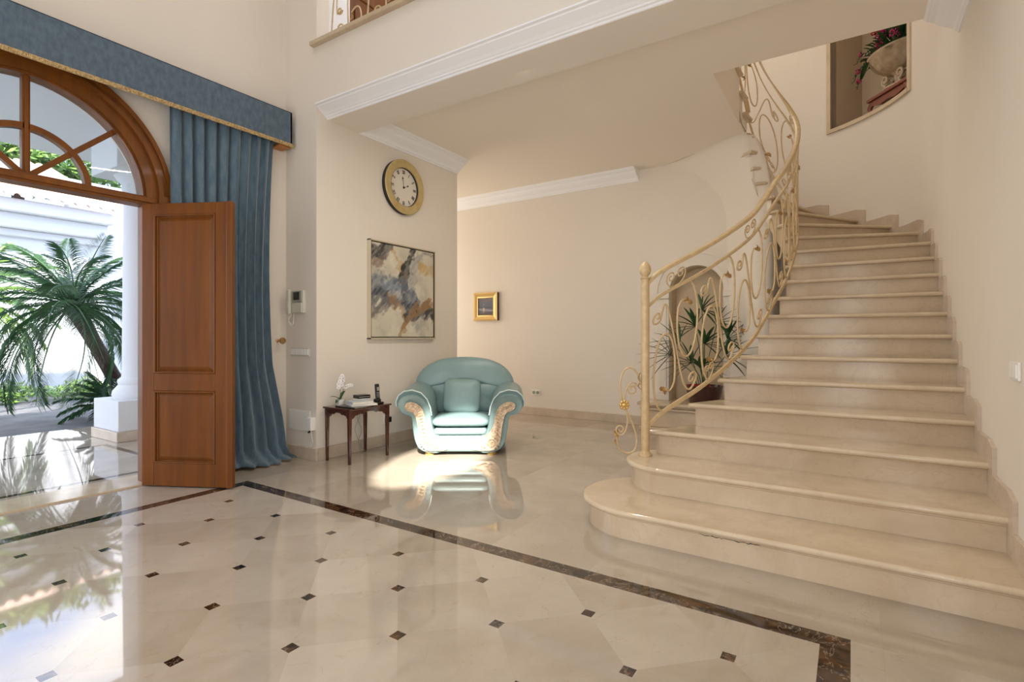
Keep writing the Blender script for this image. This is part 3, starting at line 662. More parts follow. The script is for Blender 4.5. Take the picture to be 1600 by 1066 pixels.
# the open leaf
leaf_ = empty('entrance_door_leaf', (DX + .715, YF - .005, 0), math.atan2(-.685, .345), 'open brown wooden double door leaf with two raised panels beside the blue curtain', 'door')
LW, LT, LH, LB = .765, .046, 2.245, .008
f = MB(); rails = [(0, .105, LB, LH), (.625, .735, LB, LH), (.105, .625, LB, .19), (.105, .625, .76, .90), (.105, .625, 2.155, LH)]
for a, c_, z0, z1 in rails: f.box(a, c_, -LT, 0, z0, z1)
f.build('frame', M['wood'], leaf_, bevel=.006)
MB().box(.725, LW + .012, -LT - .014, -LT + .004, LB, LH).box(.737, LW, -LT, 0, LB, LH).build('astragal', M['wood'], leaf_, bevel=.007)
for z0, z1 in ((.19, .76), (.90, 2.155)):
    f = MB(); x0, x1 = .105, .625
    for yo, sg in ((-LT, 1), (0, -1)):
        r = []
        for ins, d in ((0, .012), (.012, .018), (.018, .022), (.052, .006), (.056, .006)): 
            r.append([(x0 + ins, yo + sg * d, z0 + ins), (x1 - ins, yo + sg * d, z0 + ins), (x1 - ins, yo + sg * d, z1 - ins), (x0 + ins, yo + sg * d, z1 - ins)])
        f.sweep(r, closed_prof=True); f.add(r[-1], [(0, 1, 2, 3)])
    f.build('panel', M['wood'], leaf_, fix=False)
    f = MB()
    for a, c_, e, g_ in ((x0, x1, z0, z0 + .013), (x0, x1, z1 - .013, z1), (x0, x0 + .013, z0, z1), (x1 - .013, x1, z0, z1)): f.box(a, c_, -LT - .004, .004, e, g_)
    f.build('moulding', M['wood'], leaf_, bevel=.005)
for z_ in (.3, 1.15, 2.0): MB().tube([(-.004, -.004, z_), (-.004, -.004, z_ + .1)], .009, 10).build('hinge', M['brass'], leaf_, smooth=40)

# ------------------------------------------------------------------ curtain and pelmet
cu = empty('curtain', (2.55, 4.62, 0), 0, 'long blue velvet curtain hanging in folds with its hem pooled on the floor', 'curtain')
random.seed(4)
NU, NV = 300, 64; rings = []
ph = [random.uniform(-.5, .5) for _ in range(20)]
for j in range(NV + 1):
    v = j / NV; row = []
    for i in range(NU + 1):
        u = i / NU
        z = 3.10 * (1 - v) ; low = max(0, (v - .70) / .30); hemr = max(0, (v - .955) / .045)
        x0, x1 = 2.07 + .06 * v, 2.985 - .06 * sin(PI * min(1, v * 1.15)) + .02 * low
        w_ = u + .012 * sin(7 * u + 2.2 * v)
        k1 = sin(2 * PI * (9.5 * w_) + .7 * sin(5 * u) + 1.2 * v); k2 = sin(2 * PI * (4.3 * w_ + .3 * v) + 1.0); k3 = sin(2 * PI * 19 * w_ + 3 * v)
        amp = .030 + .020 * v
        y = 4.665 - .045 * low + amp * (k1 * (1 - .35 * v) + .55 * v * k2) + .006 * k3 * (1 - v)
        y = min(y, 4.755)
        x = x0 + (x1 - x0) * u + .010 * sin(2 * PI * 9.5 * w_ * 2) * (1 - v)
        if low > 0: x += .05 * low * (u - .3) + .02 * low * sin(9 * u); y -= .035 * low * (1 + sin(6 * u + 1))
        if hemr > 0:      # cloth lying on the floor
            y -= .11 * hemr * (1 + .5 * sin(11 * u) + .25 * sin(23 * u)); x += .075 * hemr * (u ** 2)
            z = max(.012, 3.10 * .045 * (1 - hemr) * .6) + .022 * (1 + sin(17 * u + 5 * hemr)) * (1 - hemr * .6)
        row.append((x - 2.55, y - 4.62, max(z, .006)))
    rings.append(row)
o = MB().sweep(rings).build('drape', M['velvet'], cu, smooth=80, fix=False); m_ = o.modifiers.new('thick', 'SOLIDIFY'); m_.thickness = .004
MB().tube([(-.52, .05, 3.105), (.50, .05, 3.105)], .012, 8).build('rod', M['brass'], cu, smooth=40)
pe = empty('pelmet', (1.1, 4.60, 3.06), 0, 'long blue velvet box pelmet edged with gold braid above the arched doorway', 'pelmet')
MB().box(-3.0, 2.045, 0, .025, 0, .325).box(2.02, 2.045, 0, .176, 0, .325).box(-3.0, 2.045, .0, .176, .31, .325).build('board', M['velvet_board'], pe, bevel=.006)
f = MB().box(-3.0, 2.05, -.008, .0, -.018, .016); f.box(2.045, 2.053, -.008, .17, -.018, .016)
for i in range(460): x = -3 + i * .011; f.box(x, x + .006, -.013, -.005, -.020 + .003 * (i % 2), .010)
f.build('gold_braid', M['fringe'], pe)
MB().box(1.93, 2.04, .03, .175, -.022, .0).build('corner_block', mat('orange_wood', (.45, .17, .04), .5), pe, bevel=.004)
hk = empty('curtain_tieback_knob', (3.10, YD, 1.15), 0, 'small round brass tieback knob on the white wall beside the curtain', 'knob')
MB().lathe([(.018, 0), (.018, .006), (.007, .012), (.007, .07), (.012, .075), (.03, .08), (.034, .09), (.03, .1), (.022, .102), (.018, .097), (.002, .099)], n=20, M=Matrix(((1, 0, 0), (0, 0, -1), (0, 1, 0)))).build('knob', M['brass'], hk, smooth=40)

# ------------------------------------------------------------------ things on the jamb wall
MYW = lambda x: Matrix(((0, 0, -1, x), (-1, 0, 0, 0), (0, 1, 0, 0), (0, 0, 0, 1)))     # local x -> -y, local y -> z, local z -> -x
it = empty('video_intercom', (XJ, 4.575, 1.42), 0, 'cream video door phone with grey screen hung on the narrow wall', 'intercom')
def bx(p, x0, x1, y0, y1, z0, z1, name, m, bev=.003): return MB().box(x0, x1, y0, y1, z0, z1).build(name, m, p, bevel=bev)
bx(it, -.035, 0, -.118, .118, 0, .222, 'body', M['cream_plastic'], .008)
bx(it, -.045, -.03, -.10, .045, .105, .218, 'screen_surround', M['grey_plastic'], .006); bx(it, -.048, -.044, -.072, .02, .13, .205, 'screen', M['black'], .001)
bx(it, -.043, -.03, -.10, .045, .005, .10, 'panel', M['cream_plastic'], .005)
MB().box(-.075, -.035, .055, .10, -.01, .235).build('handset', M['cream_plastic'], it, bevel=.012)
MB().tube([(-.045, .075 + .022 * sin(t_ * .35), -.01 - .10 * sin(PI * t_ / 30)) if t_ < 31 else (0, 0, 0) for t_ in range(31)], .004, 6).build('cord', M['white_plastic'], it, smooth=60)
MB().tube([(-.045, .078, -.0), (-.045, .095, -.06), (-.04, .085, -.11), (-.035, .06, -.125), (-.03, .042, -.10), (-.025, .038, -.0)], .0045, 6).build('cord', M['white_plastic'], it, smooth=60)
sw = empty('light_switch_row', (XJ, 4.545, 1.0), 0, 'row of six pale rocker switches on the narrow wall below the intercom', 'light switch')
bx(sw, -.010, 0, -.145, .145, 0, .082, 'plate', M['cream_plastic'], .003)
for i in range(6): bx(sw, -.016, -.008, -.135 + i * .0455, -.093 + i * .0455, .012, .070, 'rocker', M['white_plastic'], .002)
pl = empty('access_plate', (XJ, 4.555, .27), 0, 'flat off white access cover low on the narrow wall', 'cover plate')
bx(pl, -.008, 0, -.165, .165, 0, .20, 'plate', M['white_plastic'], .003); bx(pl, -.010, -.006, -.155, .155, .012, .188, 'lid', M['white_plastic'], .002)
pb = empty('plug_in_box', (XJ, 4.345, .262), 0, 'white plug in adapter box with a thin cable low on the wall corner', 'adapter')
bx(pb, -.055, 0, -.032, .032, .03, .155, 'body', M['white_plastic'], .006)
MB().tube([(-.03, .0, .03), (-.035, -.02, -.02), (-.03, -.03, -.08), (-.028, -.01, -.12), (-.028, .02, -.13)], .0035, 6).build('cable', M['white_plastic'], pb, smooth=60)
MB().tube([(-.03, .012, .03), (-.04, .02, .01), (-.012, .03, .015)], .008, 8).build('plug', M['black'], pb, smooth=60)

# ------------------------------------------------------------------ clock
ck = empty('wall_clock', (4.335, YC, 2.885), 0, 'large round wall clock with a wide gold rim and cream dial above the painting', 'clock')
MF = Matrix(((1, 0, 0), (0, 0, -1), (0, 1, 0)))
def ringm(prof, n=56):
    m_ = MB(); m_.sweep([[MF @ Vector((r_ * cos(a), r_ * sin(a), z_)) for r_, z_ in prof] for a in [2 * PI * i / n for i in range(n + 1)]], closed_prof=True); return m_
gm = mat('clock_gold', (.56, .46, .22), .45, .15, bump=(30, .3, .004), var=((.48, .33, .12), 9, .3, .7, (1, 1, 1)))
ringm([(.29, 0), (.306, .002), (.306, .050), (.29, .050)]).build('case', M['black_matt'], ck, smooth=40)
ringm([(.215, .05), (.232, .058), (.30, .060), (.308, .052), (.305, .046), (.215, .046)]).build('rim', gm, ck, smooth=40)
ringm([(.212, .020), (.216, .052), (.219, .052), (.219, .02)]).build('inner_wall', M['black_matt'], ck, smooth=40)
MB().lathe([(.001, .018), (.216, .018), (.216, .024), (.001, .0245)], n=48, M=MF).build('dial', M['dial'], ck, smooth=30)
NUM = ['XII', 'I', 'II', 'III', 'IIII', 'V', 'VI', 'VII', 'VIII', 'IX', 'X', 'XI']
def stroke(mb, x0, y0, x1, y1, w_, Mn):
    a, c_ = Vector((x0, y0)), Vector((x1, y1)); d = (c_ - a).normalized(); n_ = Vector((-d.y, d.x)) * w_ / 2
    P4 = [a + n_, a - n_, c_ - n_, c_ + n_]
    mb.hull([MF @ (Mn @ Vector((p.x, p.y, .0245))) for p in P4], [MF @ (Mn @ Vector((p.x, p.y, .027))) for p in P4])
for i, tx in enumerate(NUM):
    a = PI / 2 - i * PI / 6; Mn = Matrix.Translation((.175 * cos(a), .175 * sin(a), 0)) @ Matrix.Rotation(a - PI / 2 if True else 0, 4, 'Z')
    wds = {'I': .010, 'V': .022, 'X': .022}; W_ = sum(wds[c_] for c_ in tx); x = -W_ / 2; m_ = MB(); h_ = .019
    for c_ in tx:
        w1 = wds[c_]; xm = x + w1 / 2
        if c_ == 'I': stroke(m_, xm, -h_, xm, h_, .0048, Mn)
        elif c_ == 'V': stroke(m_, xm - .008, h_, xm, -h_, .0048, Mn); stroke(m_, xm + .008, h_, xm, -h_, .0025, Mn)
        else: stroke(m_, xm - .008, h_, xm + .008, -h_, .0048, Mn); stroke(m_, xm + .008, h_, xm - .008, -h_, .0025, Mn)
        x += w1
    stroke(m_, -W_ / 2, h_, W_ / 2, h_, .0018, Mn); stroke(m_, -W_ / 2, -h_, W_ / 2, -h_, .0018, Mn)
    m_.build('numeral', M['black_matt'], ck)
def hand(ang, L_, name):
    a = math.radians(90 - ang); Mn = Matrix.Rotation(a - PI / 2, 4, 'Z'); m_ = MB(); stroke(m_, 0, -.012, 0, L_, .0035, Mn @ Matrix.Translation((0, 0, .003)))
    m_.lathe([(.001, .027), (.009, .027), (.009, .031), (.001, .031)], MF @ (Mn @ Vector((0, L_ * .82, 0))), 12, MF); return m_.build(name, M['black_matt'], ck)
hand(-8, .125, 'hand'); hand(66, .085, 'hand')
MB().lathe([(.001, .026), (.012, .026), (.011, .036), (.001, .037)], n=14, M=MF).build('hub', M['black_matt'], ck, smooth=40)

# ------------------------------------------------------------------ pictures
import numpy as np
def picture(name, parent, w_, h_, fn, n, Mx, rough=.5):
    nx, ny = n; me = bpy.data.meshes.new(name)
    vs = [tuple(Mx @ Vector((w_ * (i / nx - .5), h_ * (j / ny - .5), 0))) for j in range(ny + 1) for i in range(nx + 1)]
    fs = [(j * (nx + 1) + i, j * (nx + 1) + i + 1, (j + 1) * (nx + 1) + i + 1, (j + 1) * (nx + 1) + i) for j in range(ny) for i in range(nx)]
    me.from_pydata(vs, [], fs); ca = me.color_attributes.new('paint', 'FLOAT_COLOR', 'POINT')
    U, Vv = np.meshgrid(np.linspace(0, 1, nx + 1), np.linspace(0, 1, ny + 1)); C_ = np.ones((ny + 1, nx + 1, 4)); C_[..., :3] = np.clip(fn(U, Vv), 0, 1) ** 2.2
    ca.data.foreach_set('color', C_.reshape(-1)); m_ = mat(name + '_paint', (1, 1, 1), rough, bump=(60, .25, .002)); nb_ = NB(m_)
    at = nb_.N.new('ShaderNodeVertexColor'); at.layer_name = 'paint'; nb_.L.new(at.outputs[0], nb_.P.inputs['Base Color']); me.materials.append(m_)
    o = bpy.data.objects.new(name, me); COL.objects.link(o); o.parent = parent; return o
rng = np.random.RandomState(3)
def fbm(U, V, sx, sy, oct=4, seed=0):
    r_ = np.random.RandomState(seed); out = 0 * U; amp = .5
    for o_ in range(oct):
        n = 2 ** o_; gx, gy = int(sx * n) + 2, int(sy * n) + 2; G = r_.rand(gy + 1, gx + 1); x, y = U * (gx - 1), V * (gy - 1)
        xi, yi = np.clip(x.astype(int), 0, gx - 1), np.clip(y.astype(int), 0, gy - 1); fx, fy = x - xi, y - yi; fx, fy = fx * fx * (3 - 2 * fx), fy * fy * (3 - 2 * fy)
        out = out + amp * (G[yi, xi] * (1 - fx) * (1 - fy) + G[yi, xi + 1] * fx * (1 - fy) + G[yi + 1, xi] * (1 - fx) * fy + G[yi + 1, xi + 1] * fx * fy); amp *= .5
    return out
def lay(C_, m_, col): m_ = np.clip(m_, 0, 1)[..., None]; return C_ * (1 - m_) + np.array(col) * m_
def sm(x, a, b_): t_ = np.clip((x - a) / (b_ - a), 0, 1); return t_ * t_ * (3 - 2 * t_)
def stroke_mask(U, V, pts, wd, n1, soft=.35):
    best = 0 * U + 9
    for i in range(len(pts) - 1):
        (x0, y0, w0), (x1, y1, w1) = pts[i], pts[i + 1]; dx, dy = x1 - x0, y1 - y0; t_ = np.clip(((U - x0) * dx + (V - y0) * dy) / (dx * dx + dy * dy), 0, 1)
        d = np.hypot(U - x0 - t_ * dx + (FB1 - .5) * .10, V - y0 - t_ * dy + (FB2 - .5) * .10) / ((w0 + (w1 - w0) * t_) * wd); best = np.minimum(best, d)
    return (1 - sm(best + (n1 - .5) * 2.4, 1 - soft, 1 + soft)) * (.55 + .45 * sm(FB3 + FB1 * .5, .5, .85))
def abstract(U, V):
    global FB1, FB2, FB3
    FB1, FB2 = fbm(U, V, 16, 16, 4, 21), fbm(U, V, 16, 16, 4, 22); FB3 = fbm(np.clip((U + V) / 2, 0, 1), np.clip((U - V + 1) / 2, 0, 1), 14, 60, 3, 23)
    a = fbm(U, V, 5, 5, 5, 1); b_ = fbm(U, V, 9, 9, 5, 2); c_ = fbm(U + V * .6, V, 26, 5, 4, 5) if False else fbm(np.clip((U + V) / 2, 0, 1), np.clip((U - V + 1) / 2, 0, 1), 8, 34, 4, 5)
    C_ = np.ones(U.shape + (3,)) * np.array((.80, .77, .69)); C_ = lay(C_, sm(a, .35, .75) * .7, (.70, .67, .61)); C_ = lay(C_, sm(b_, .5, .8) * .35, (.88, .86, .78))
    C_ = lay(C_, sm(a, .55, .8) * sm(V, .55, .3) * .5, (.62, .60, .57))
    S_ = lambda p_, w_, n_=b_, s_=.35: stroke_mask(U, V, p_, w_, n_, s_)
    C_ = lay(C_, S_([(-.02, .88, 1), (.12, .90, 1), (.24, .98, .6)], .085) * .92, (.20, .20, .21))
    C_ = lay(C_, S_([(-.02, .79, 1), (.10, .80, .9), (.22, .88, .6)], .05, c_) * .7, (.50, .42, .38))
    C_ = lay(C_, S_([(.30, .95, .6), (.40, .82, 1), (.50, .70, .8)], .035, c_, .5) * .6, (.72, .55, .33))
    C_ = lay(C_, S_([(.66, .98, .8), (.56, .80, 1), (.48, .66, 1.1), (.52, .56, .8)], .060) * .95, (.17, .17, .18))
    C_ = lay(C_, S_([(.80, .96, .6), (.66, .80, 1), (.60, .62, 1), (.64, .48, .8)], .06, c_, .5) * .6, (.50, .51, .54))
    C_ = lay(C_, S_([(.85, .98, 1), (1.0, .96, 1)], .03, c_, .5) * .5, (.35, .35, .36))
    C_ = lay(C_, S_([(.78, .80, .8), (.90, .79, 1), (1.0, .77, .8)], .065, c_, .6) * .75, (.72, .58, .34))
    C_ = lay(C_, S_([(-.05, .46, 1.3), (.15, .52, 1.5), (.36, .52, 1.3), (.52, .44, 1.2), (.66, .34, .8)], .10) * .95, (.37, .41, .47))
    C_ = lay(C_, S_([(.0, .42, 1), (.2, .45, 1), (.45, .40, 1), (.62, .30, .8)], .075, c_, .4) * .8, (.23, .25, .28))
    C_ = lay(C_, S_([(.2, .55, 1), (.38, .53, 1)], .04, c_, .6) * .55, (.60, .65, .69))
    C_ = lay(C_, S_([(.28, .46, 1), (.42, .46, 1)], .035, c_, .6) * .8, (.82, .82, .80))
    C_ = lay(C_, S_([(.0, .26, 1), (.12, .30, 1), (.26, .38, .8)], .06, c_, .5) * .75, (.36, .34, .34))
    C_ = lay(C_, S_([(.28, .42, 1), (.38, .36, 1), (.48, .26, .7), (.52, .20, .5)], .050, c_, .5) * .85, (.58, .45, .32))
    C_ = lay(C_, S_([(.56, .22, 1), (.70, .27, 1), (.86, .30, 1), (1.02, .27, 1.2)], .065) * .9, (.22, .22, .23))
    C_ = lay(C_, S_([(1.02, .38, 1), (.80, .36, 1), (.64, .28, .9), (.52, .16, .7), (.44, .02, .5)], .048, c_, .35) * .92, (.60, .46, .30))
    C_ = lay(C_, S_([(.66, .17, .6), (.76, .08, 1), (.80, .0, .8)], .06, c_, .7) * .45, (.48, .48, .50))
    C_ = lay(C_, sm(c_, .62, .75) * sm(b_, .5, .6) * .35, (.88, .86, .82))
    return C_
pa = empty('abstract_painting', (4.335, YC, 1.695), 0, 'square abstract painting of grey, black and ochre strokes in a thin pale frame', 'painting')
MB().box(-.49, .49, -.035, -.002, -.505, .505).build('canvas', M['dial'], pa)
picture('painted_face', pa, .98, 1.01, abstract, (300, 300), Matrix(((1, 0, 0, 0), (0, 0, -1, -.0365), (0, 1, 0, 0), (0, 0, 0, 1))))
f = MB(); dkf = MB()
for a, c_, e, g_ in ((-.515, .515, -.53, -.518), (-.515, .515, .518, .53), (-.515, -.503, -.53, .53), (.503, .515, -.53, .53)): f.box(a, c_, -.05, 0, e, g_)
for a, c_, e, g_ in ((-.503, .503, -.518, -.510), (-.503, .503, .510, .518), (-.503, -.495, -.518, .518), (.495, .503, -.518, .518)): dkf.box(a, c_, -.048, -.004, e, g_)
f.build('frame', mat('pale_gold_frame', (.60, .53, .40), .45, .1), pa); dkf.build('inner_edge', mat('dark_edge', (.10, .075, .04), .5), pa)
def sea(U, V):
    a = fbm(U, V, 4, 16, 4, 9); C_ = np.ones(U.shape + (3,)) * np.array((.36, .38, .42))
    C_ = lay(C_, sm(V, .62, .95) * .7, (.52, .42, .42)); C_ = lay(C_, sm(a, .4, .7) * sm(V, .5, .6) * .5, (.30, .31, .38))
    C_ = lay(C_, 1 - sm(abs(V - .46), .0, .03), (.20, .26, .32)); C_ = lay(C_, (1 - sm(abs(V - .30 + .10 * (U - .5)), .03, .09)) * .8, (.60, .60, .66))
    C_ = lay(C_, sm(.18 - V + .1 * U, 0, .12) * .8, (.34, .27, .26)); C_ = lay(C_, np.exp(-((U - .36) / .05) ** 2) * sm(a, .3, .6) * (1 - sm(abs(V - .4), .1, .35)) * .9, (.93, .72, .55)); return C_
sp_ = empty('seascape_picture', (XB, 4.95, 1.675), 0, 'small sunset seascape in a wide gilt frame on the far wall', 'picture')
MY4 = Matrix(((0, 0, -1, 0), (-1, 0, 0, 0), (0, 1, 0, 0), (0, 0, 0, 1)))
f = MB(); W_, H_ = .235, .225
r = []
for ins, d in ((0, 0), (0, .055), (.02, .07), (.035, .058), (.07, .045), (.085, .048), (.09, .03)): r.append([MY4 @ Vector((sx * (W_ - ins), sy * (H_ - ins), d)) for sx, sy in ((-1, -1), (1, -1), (1, 1), (-1, 1))])
f.sweep(r, closed_prof=True); f.build('frame', M['gold'], sp_, smooth=25)
MB().box(-.055, -.0, -W_ - .006, -W_ + .001, -H_, H_).build('frame_side', M['wood_dark'], sp_)
picture('painted_face', sp_, 2 * (W_ - .088), 2 * (H_ - .088), sea, (70, 70), Matrix.Translation((-.032, 0, 0)) @ MY4)
so = empty('wall_socket', (XB, 4.03, .30), 0, 'white double wall socket low on the far wall', 'socket')
bx(so, -.010, 0, -.075, .075, 0, .085, 'plate', M['white_plastic'], .003)
for sg in (-1, 1): MB().lathe([(.026, .0), (.026, .004), (.02, .001), (.002, .0)], (-.010, sg * .034, .042), 16, Matrix(((0, 0, -1), (-1, 0, 0), (0, 1, 0)))).build('outlet', M['grey_plastic'], so, smooth=40)
s2 = empty('wall_switch', (3.24, YR, .99), 0, 'white rocker switch plate on the wall beside the stairs', 'light switch')
bx(s2, -.075, .075, 0, .012, 0, .085, 'plate', M['white_plastic'], .004)
for i in range(3): bx(s2, -.062 + i * .043, -.024 + i * .043, .01, .018, .012, .073, 'rocker', M['white_plastic'], .002)

# ------------------------------------------------------------------ armchair
ch = empty('armchair', (4.12, 3.285, 0), math.atan2(-.83, .56), 'teal leather armchair with rolled arms and carved gilt front panels', 'armchair')
def catm(P, n=6):      # smooth closed curve through 2-D points
    out = []; m_ = len(P)
    for i in range(m_):
        p0, p1, p2, p3 = (Vector(P[(i + j) % m_]) for j in (-1, 0, 1, 2))
        for s_ in range(n):
            t = s_ / n; out.append(.5 * (2 * p1 + (p2 - p0) * t + (2 * p0 - 5 * p1 + 4 * p2 - p3) * t * t + (3 * p1 - p0 - 3 * p2 + p3) * t ** 3))
    return [(p.x, p.y) for p in out]
MC = lambda y: Matrix(((1, 0, 0, 0), (0, 0, 1, y), (0, 1, 0, 0), (0, 0, 0, 1)))     # local x, z(height) plane; third axis goes back
armo = [(-.20, .035), (-.33, .03), (-.41, .07), (-.455, .16), (-.475, .28), (-.49, .385), (-.53, .405), (-.585, .43), (-.625, .49), (-.615, .56), (-.56, .60), (-.48, .612), (-.40, .59), (-.34, .53), (-.30, .45), (-.285, .35), (-.265, .26), (-.23, .215), (-.20, .19)]
def loft(mb, outl, stations, flip=1):      # stations: (y, scale about the centre, dz)
    n = len(outl); cx_ = sum(p[0] for p in outl) / n; cz = sum(p[1] for p in outl) / n
    mb.sweep([[(flip * (cx_ + (x - cx_) * s_), y, cz + (z - cz) * s_ + dz) for x, z in outl] for y, s_, dz in stations], closed_prof=True, caps=True)
goldo = [(-.545, .482), (-.54, .515), (-.50, .532), (-.44, .518), (-.385, .47), (-.355, .39), (-.335, .30), (-.30, .235), (-.25, .195), (-.21, .155), (-.15, .135), (-.135, .10), (-.14, .065), (-.22, .055), (-.32, .058), (-.375, .10), (-.405, .19), (-.42, .30), (-.44, .39), (-.47, .44), (-.515, .452)]
sm_arm = catm(armo, 4); sm_gold = catm(goldo, 5)
for fl in (1, -1):
    f = MB(); loft(f, sm_arm, [(.012, .93, 0), (.0, .965, 0), (.02, 1, 0), (.06, 1, 0), (.4, 1, .004), (.70, 1, .01), (.72, .97, .01), (.725, .9, .01)], fl)
    a = f.build('arm', M['leather'], ch, smooth=70)
    f = MB(); top = catm([(-.30, .46), (-.33, .55), (-.39, .615), (-.48, .645), (-.575, .63), (-.635, .57), (-.64, .50), (-.605, .49), (-.58, .545), (-.52, .585), (-.44, .575), (-.38, .53), (-.335, .45)], 4)
    loft(f, top, [(.035, .9, 0), (.025, 1, 0), (.2, 1, .012), (.45, 1, .03), (.62, .98, .045), (.68, .9, .04)], fl); f.build('arm_pad', M['leather'], ch, smooth=70)
    f = MB().tube([(fl * x, .022, z) for x, z in [(-.642, .49), (-.645, .54), (-.62, .60), (-.565, .642), (-.48, .655), (-.395, .628), (-.335, .565), (-.30, .48), (-.288, .40)]], .006, 8); f.build('piping', M['piping'], ch, smooth=60)
    f = MB(); loft(f, sm_gold, [(.03, 1, 0), (-.004, 1, 0), (-.009, .985, 0), (-.006, .93, 0)], fl)
    gp = f.build('carved_panel', M['carved'], ch, smooth=35)
    f = MB(); cxg = -.33; czg = .3
    f.tube([(fl * (x), -.009, z) for x, z in sm_gold], .0055, 6, closed=True)
    f.tube([(fl * x, -.012, z) for x, z in spiral(-.505, .49, .028, .006, -.6, 1.4, 24)], .006, 6)
    f.tube([(fl * x, -.012, z) for x, z in spiral(-.315, .125, .052, .008, PI * .9, -1.6, 30)], .007, 6)
    for i in range(13):      # beads and leaf ribs running down the panel
        t = i / 12; px_, pz = bez([(-.47, .50), (-.40, .50), (-.375, .35), (-.36, .2)], 24)[int(t * 24)]
        f.tube([(fl * (px_ - .026 + .006 * t), -.010, pz - .012), (fl * px_, -.017, pz + .004), (fl * (px_ + .024), -.010, pz + .002)], [.003, .0075, .003], 6)
    for i in range(6):
        a_ = 1.9 + i * .45; f.tube([(fl * (-.315 + .056 * cos(a_)), -.010, .125 + .056 * sin(a_)), (fl * (-.315 + .088 * cos(a_ + .25)), -.013, .125 + .075 * sin(a_ + .25))], [.008, .003], 6)
    f.tube([(fl * x, -.012, z) for x, z in bez([(-.27, .09), (-.22, .07), (-.2, .12), (-.16, .10)], 14)], [.008 - .0004 * i for i in range(15)], 6)
    f.build('carving', M['carved'], gp, smooth=60)
f = MB().box(-.25, .25, .0, .10, .035, .20).box(-.45, .45, .10, .72, .04, .26); f.build('base', M['leather'], ch, bevel=.03, seg=4, smooth=60)
f = MB().box(-.265, .265, -.004, .60, .205, .272); f.build('seat_roll', M['leather'], ch, bevel=.028, seg=4, smooth=60)
seat = [(x, y) for x, y in [(.29 * (abs(cos(t)) ** .22) * (1 if cos(t) > 0 else -1), .305 * (abs(sin(t)) ** .22) * (1 if sin(t) > 0 else -1)) for t in [2 * PI * i / 64 for i in range(64)]]]
f = MB().puff(seat, .062, Matrix.Translation((0, .30, .325)), 7); f.build('seat_cushion', M['leather'], ch, smooth=60)
MI = lambda y, z, tilt: Matrix.Translation((0, y, z)) @ Matrix.Rotation(tilt, 4, 'X') @ Matrix(((1, 0, 0, 0), (0, 0, 1, 0), (0, 1, 0, 0), (0, 0, 0, 1)))
inner = [(-.31, -.16), (.31, -.16), (.34, .0), (.36, .18), (-.36, .18), (-.34, 0)]
MB().puff(catm(inner, 6), .10, MI(.63, .50, -.12), 7).build('inner_back', M['leather'], ch, smooth=60)
bk = [(-.555, -.04), (-.545, .05), (-.50, .135), (-.41, .215), (-.27, .275), (-.10, .30), (.10, .30), (.27, .275), (.41, .215), (.50, .135), (.545, .05), (.555, -.04), (.50, -.065), (.35, -.045), (.15, -.055), (0, -.06), (-.15, -.055), (-.35, -.045), (-.50, -.065)]
MB().puff(catm(bk, 5), .125, MI(.68, .66, -.10), 8).build('back_cushion', M['leather'], ch, smooth=60)
MB().prism([(-.46, .05), (.46, .05), (.50, .62), (.42, .78), (.2, .86), (-.2, .86), (-.42, .78), (-.50, .62)], .70, .80, MC(0)).build('back_frame', M['leather'], ch, bevel=.04, seg=4, smooth=60)
for x in (-.31, .31):
    for y in (.07, .68): MB().lathe([(.048, 0), (.052, .012), (.045, .02), (.05, .03), (.046, .042)], (x, y, 0), 20).build('foot', M['gold'], ch, smooth=40)
th = math.atan2(-.83, .56); chM = Matrix.Translation((4.12, 3.285, 0)) @ Matrix.Rotation(th, 4, 'Z')
sq = [(.20 * (abs(cos(t)) ** .35) * (1 if cos(t) > 0 else -1) * (1 + .0), .185 * (abs(sin(t)) ** .35) * (1 if sin(t) > 0 else -1)) for t in [2 * PI * i / 72 for i in range(72)]]
cl = chM @ Vector((-.015, .44, .55))
cu_ = MB().puff(sq, .075, Matrix.Rotation(-.30, 4, 'X') @ Matrix(((1, 0, 0, 0), (0, 0, 1, 0), (0, 1, 0, 0), (0, 0, 0, 1))) @ Matrix.Rotation(-.03, 4, 'Z'), 8).build('cushion', M['leather'], None, smooth=60)
cu_.location = cl; cu_.rotation_euler = (0, 0, th); tag(cu_, 'square teal leather cushion leaning against the back of the armchair', 'cushion')

# ------------------------------------------------------------------ side table and what stands on it
tb = empty('side_table', (3.50, 4.075, 0), 0, 'small dark mahogany side table with scalloped aprons beside the armchair', 'table')
MB().box(-.265, .265, -.20, .185, .503, .520).build('tabletop', M['wood_dark'], tb, bevel=.006, seg=3)
for x in (-.235, .235):
    for y in (-.165, .155):
        s_ = .017; s2_ = .011
        MB().hull([(x + a * s2_, y + c_ * s2_, 0) for a, c_ in ((-1, -1), (1, -1), (1, 1), (-1, 1))], [(x + a * s_, y + c_ * s_, .503) for a, c_ in ((-1, -1), (1, -1), (1, 1), (-1, 1))]).build('leg', M['wood_dark'], tb, bevel=.003)
def apron(L_): return [(-L_, .503), (L_, .503), (L_, .415)] + [(L_ - L_ * 2 * t, z) for t, z in ((.06, .425), (.12, .448), (.2, .452), (.25, .46), (.3, .452), (.38, .468), (.5, .472), (.62, .468), (.7, .452), (.75, .46), (.8, .452), (.88, .448), (.94, .425))] + [(-L_, .415)]
for y in (-.165, .155): MB().prism(apron(.22), 0, .014, MXZ(y + .007)).build('apron', M['wood_dark'], tb, bevel=.002)
for x in (-.235, .235): MB().prism(apron(.15), 0, .014, Matrix.Translation((x - .007, -.005, 0)) @ MYZ).build('apron', M['wood_dark'], tb, bevel=.002)
ZTb = .5205
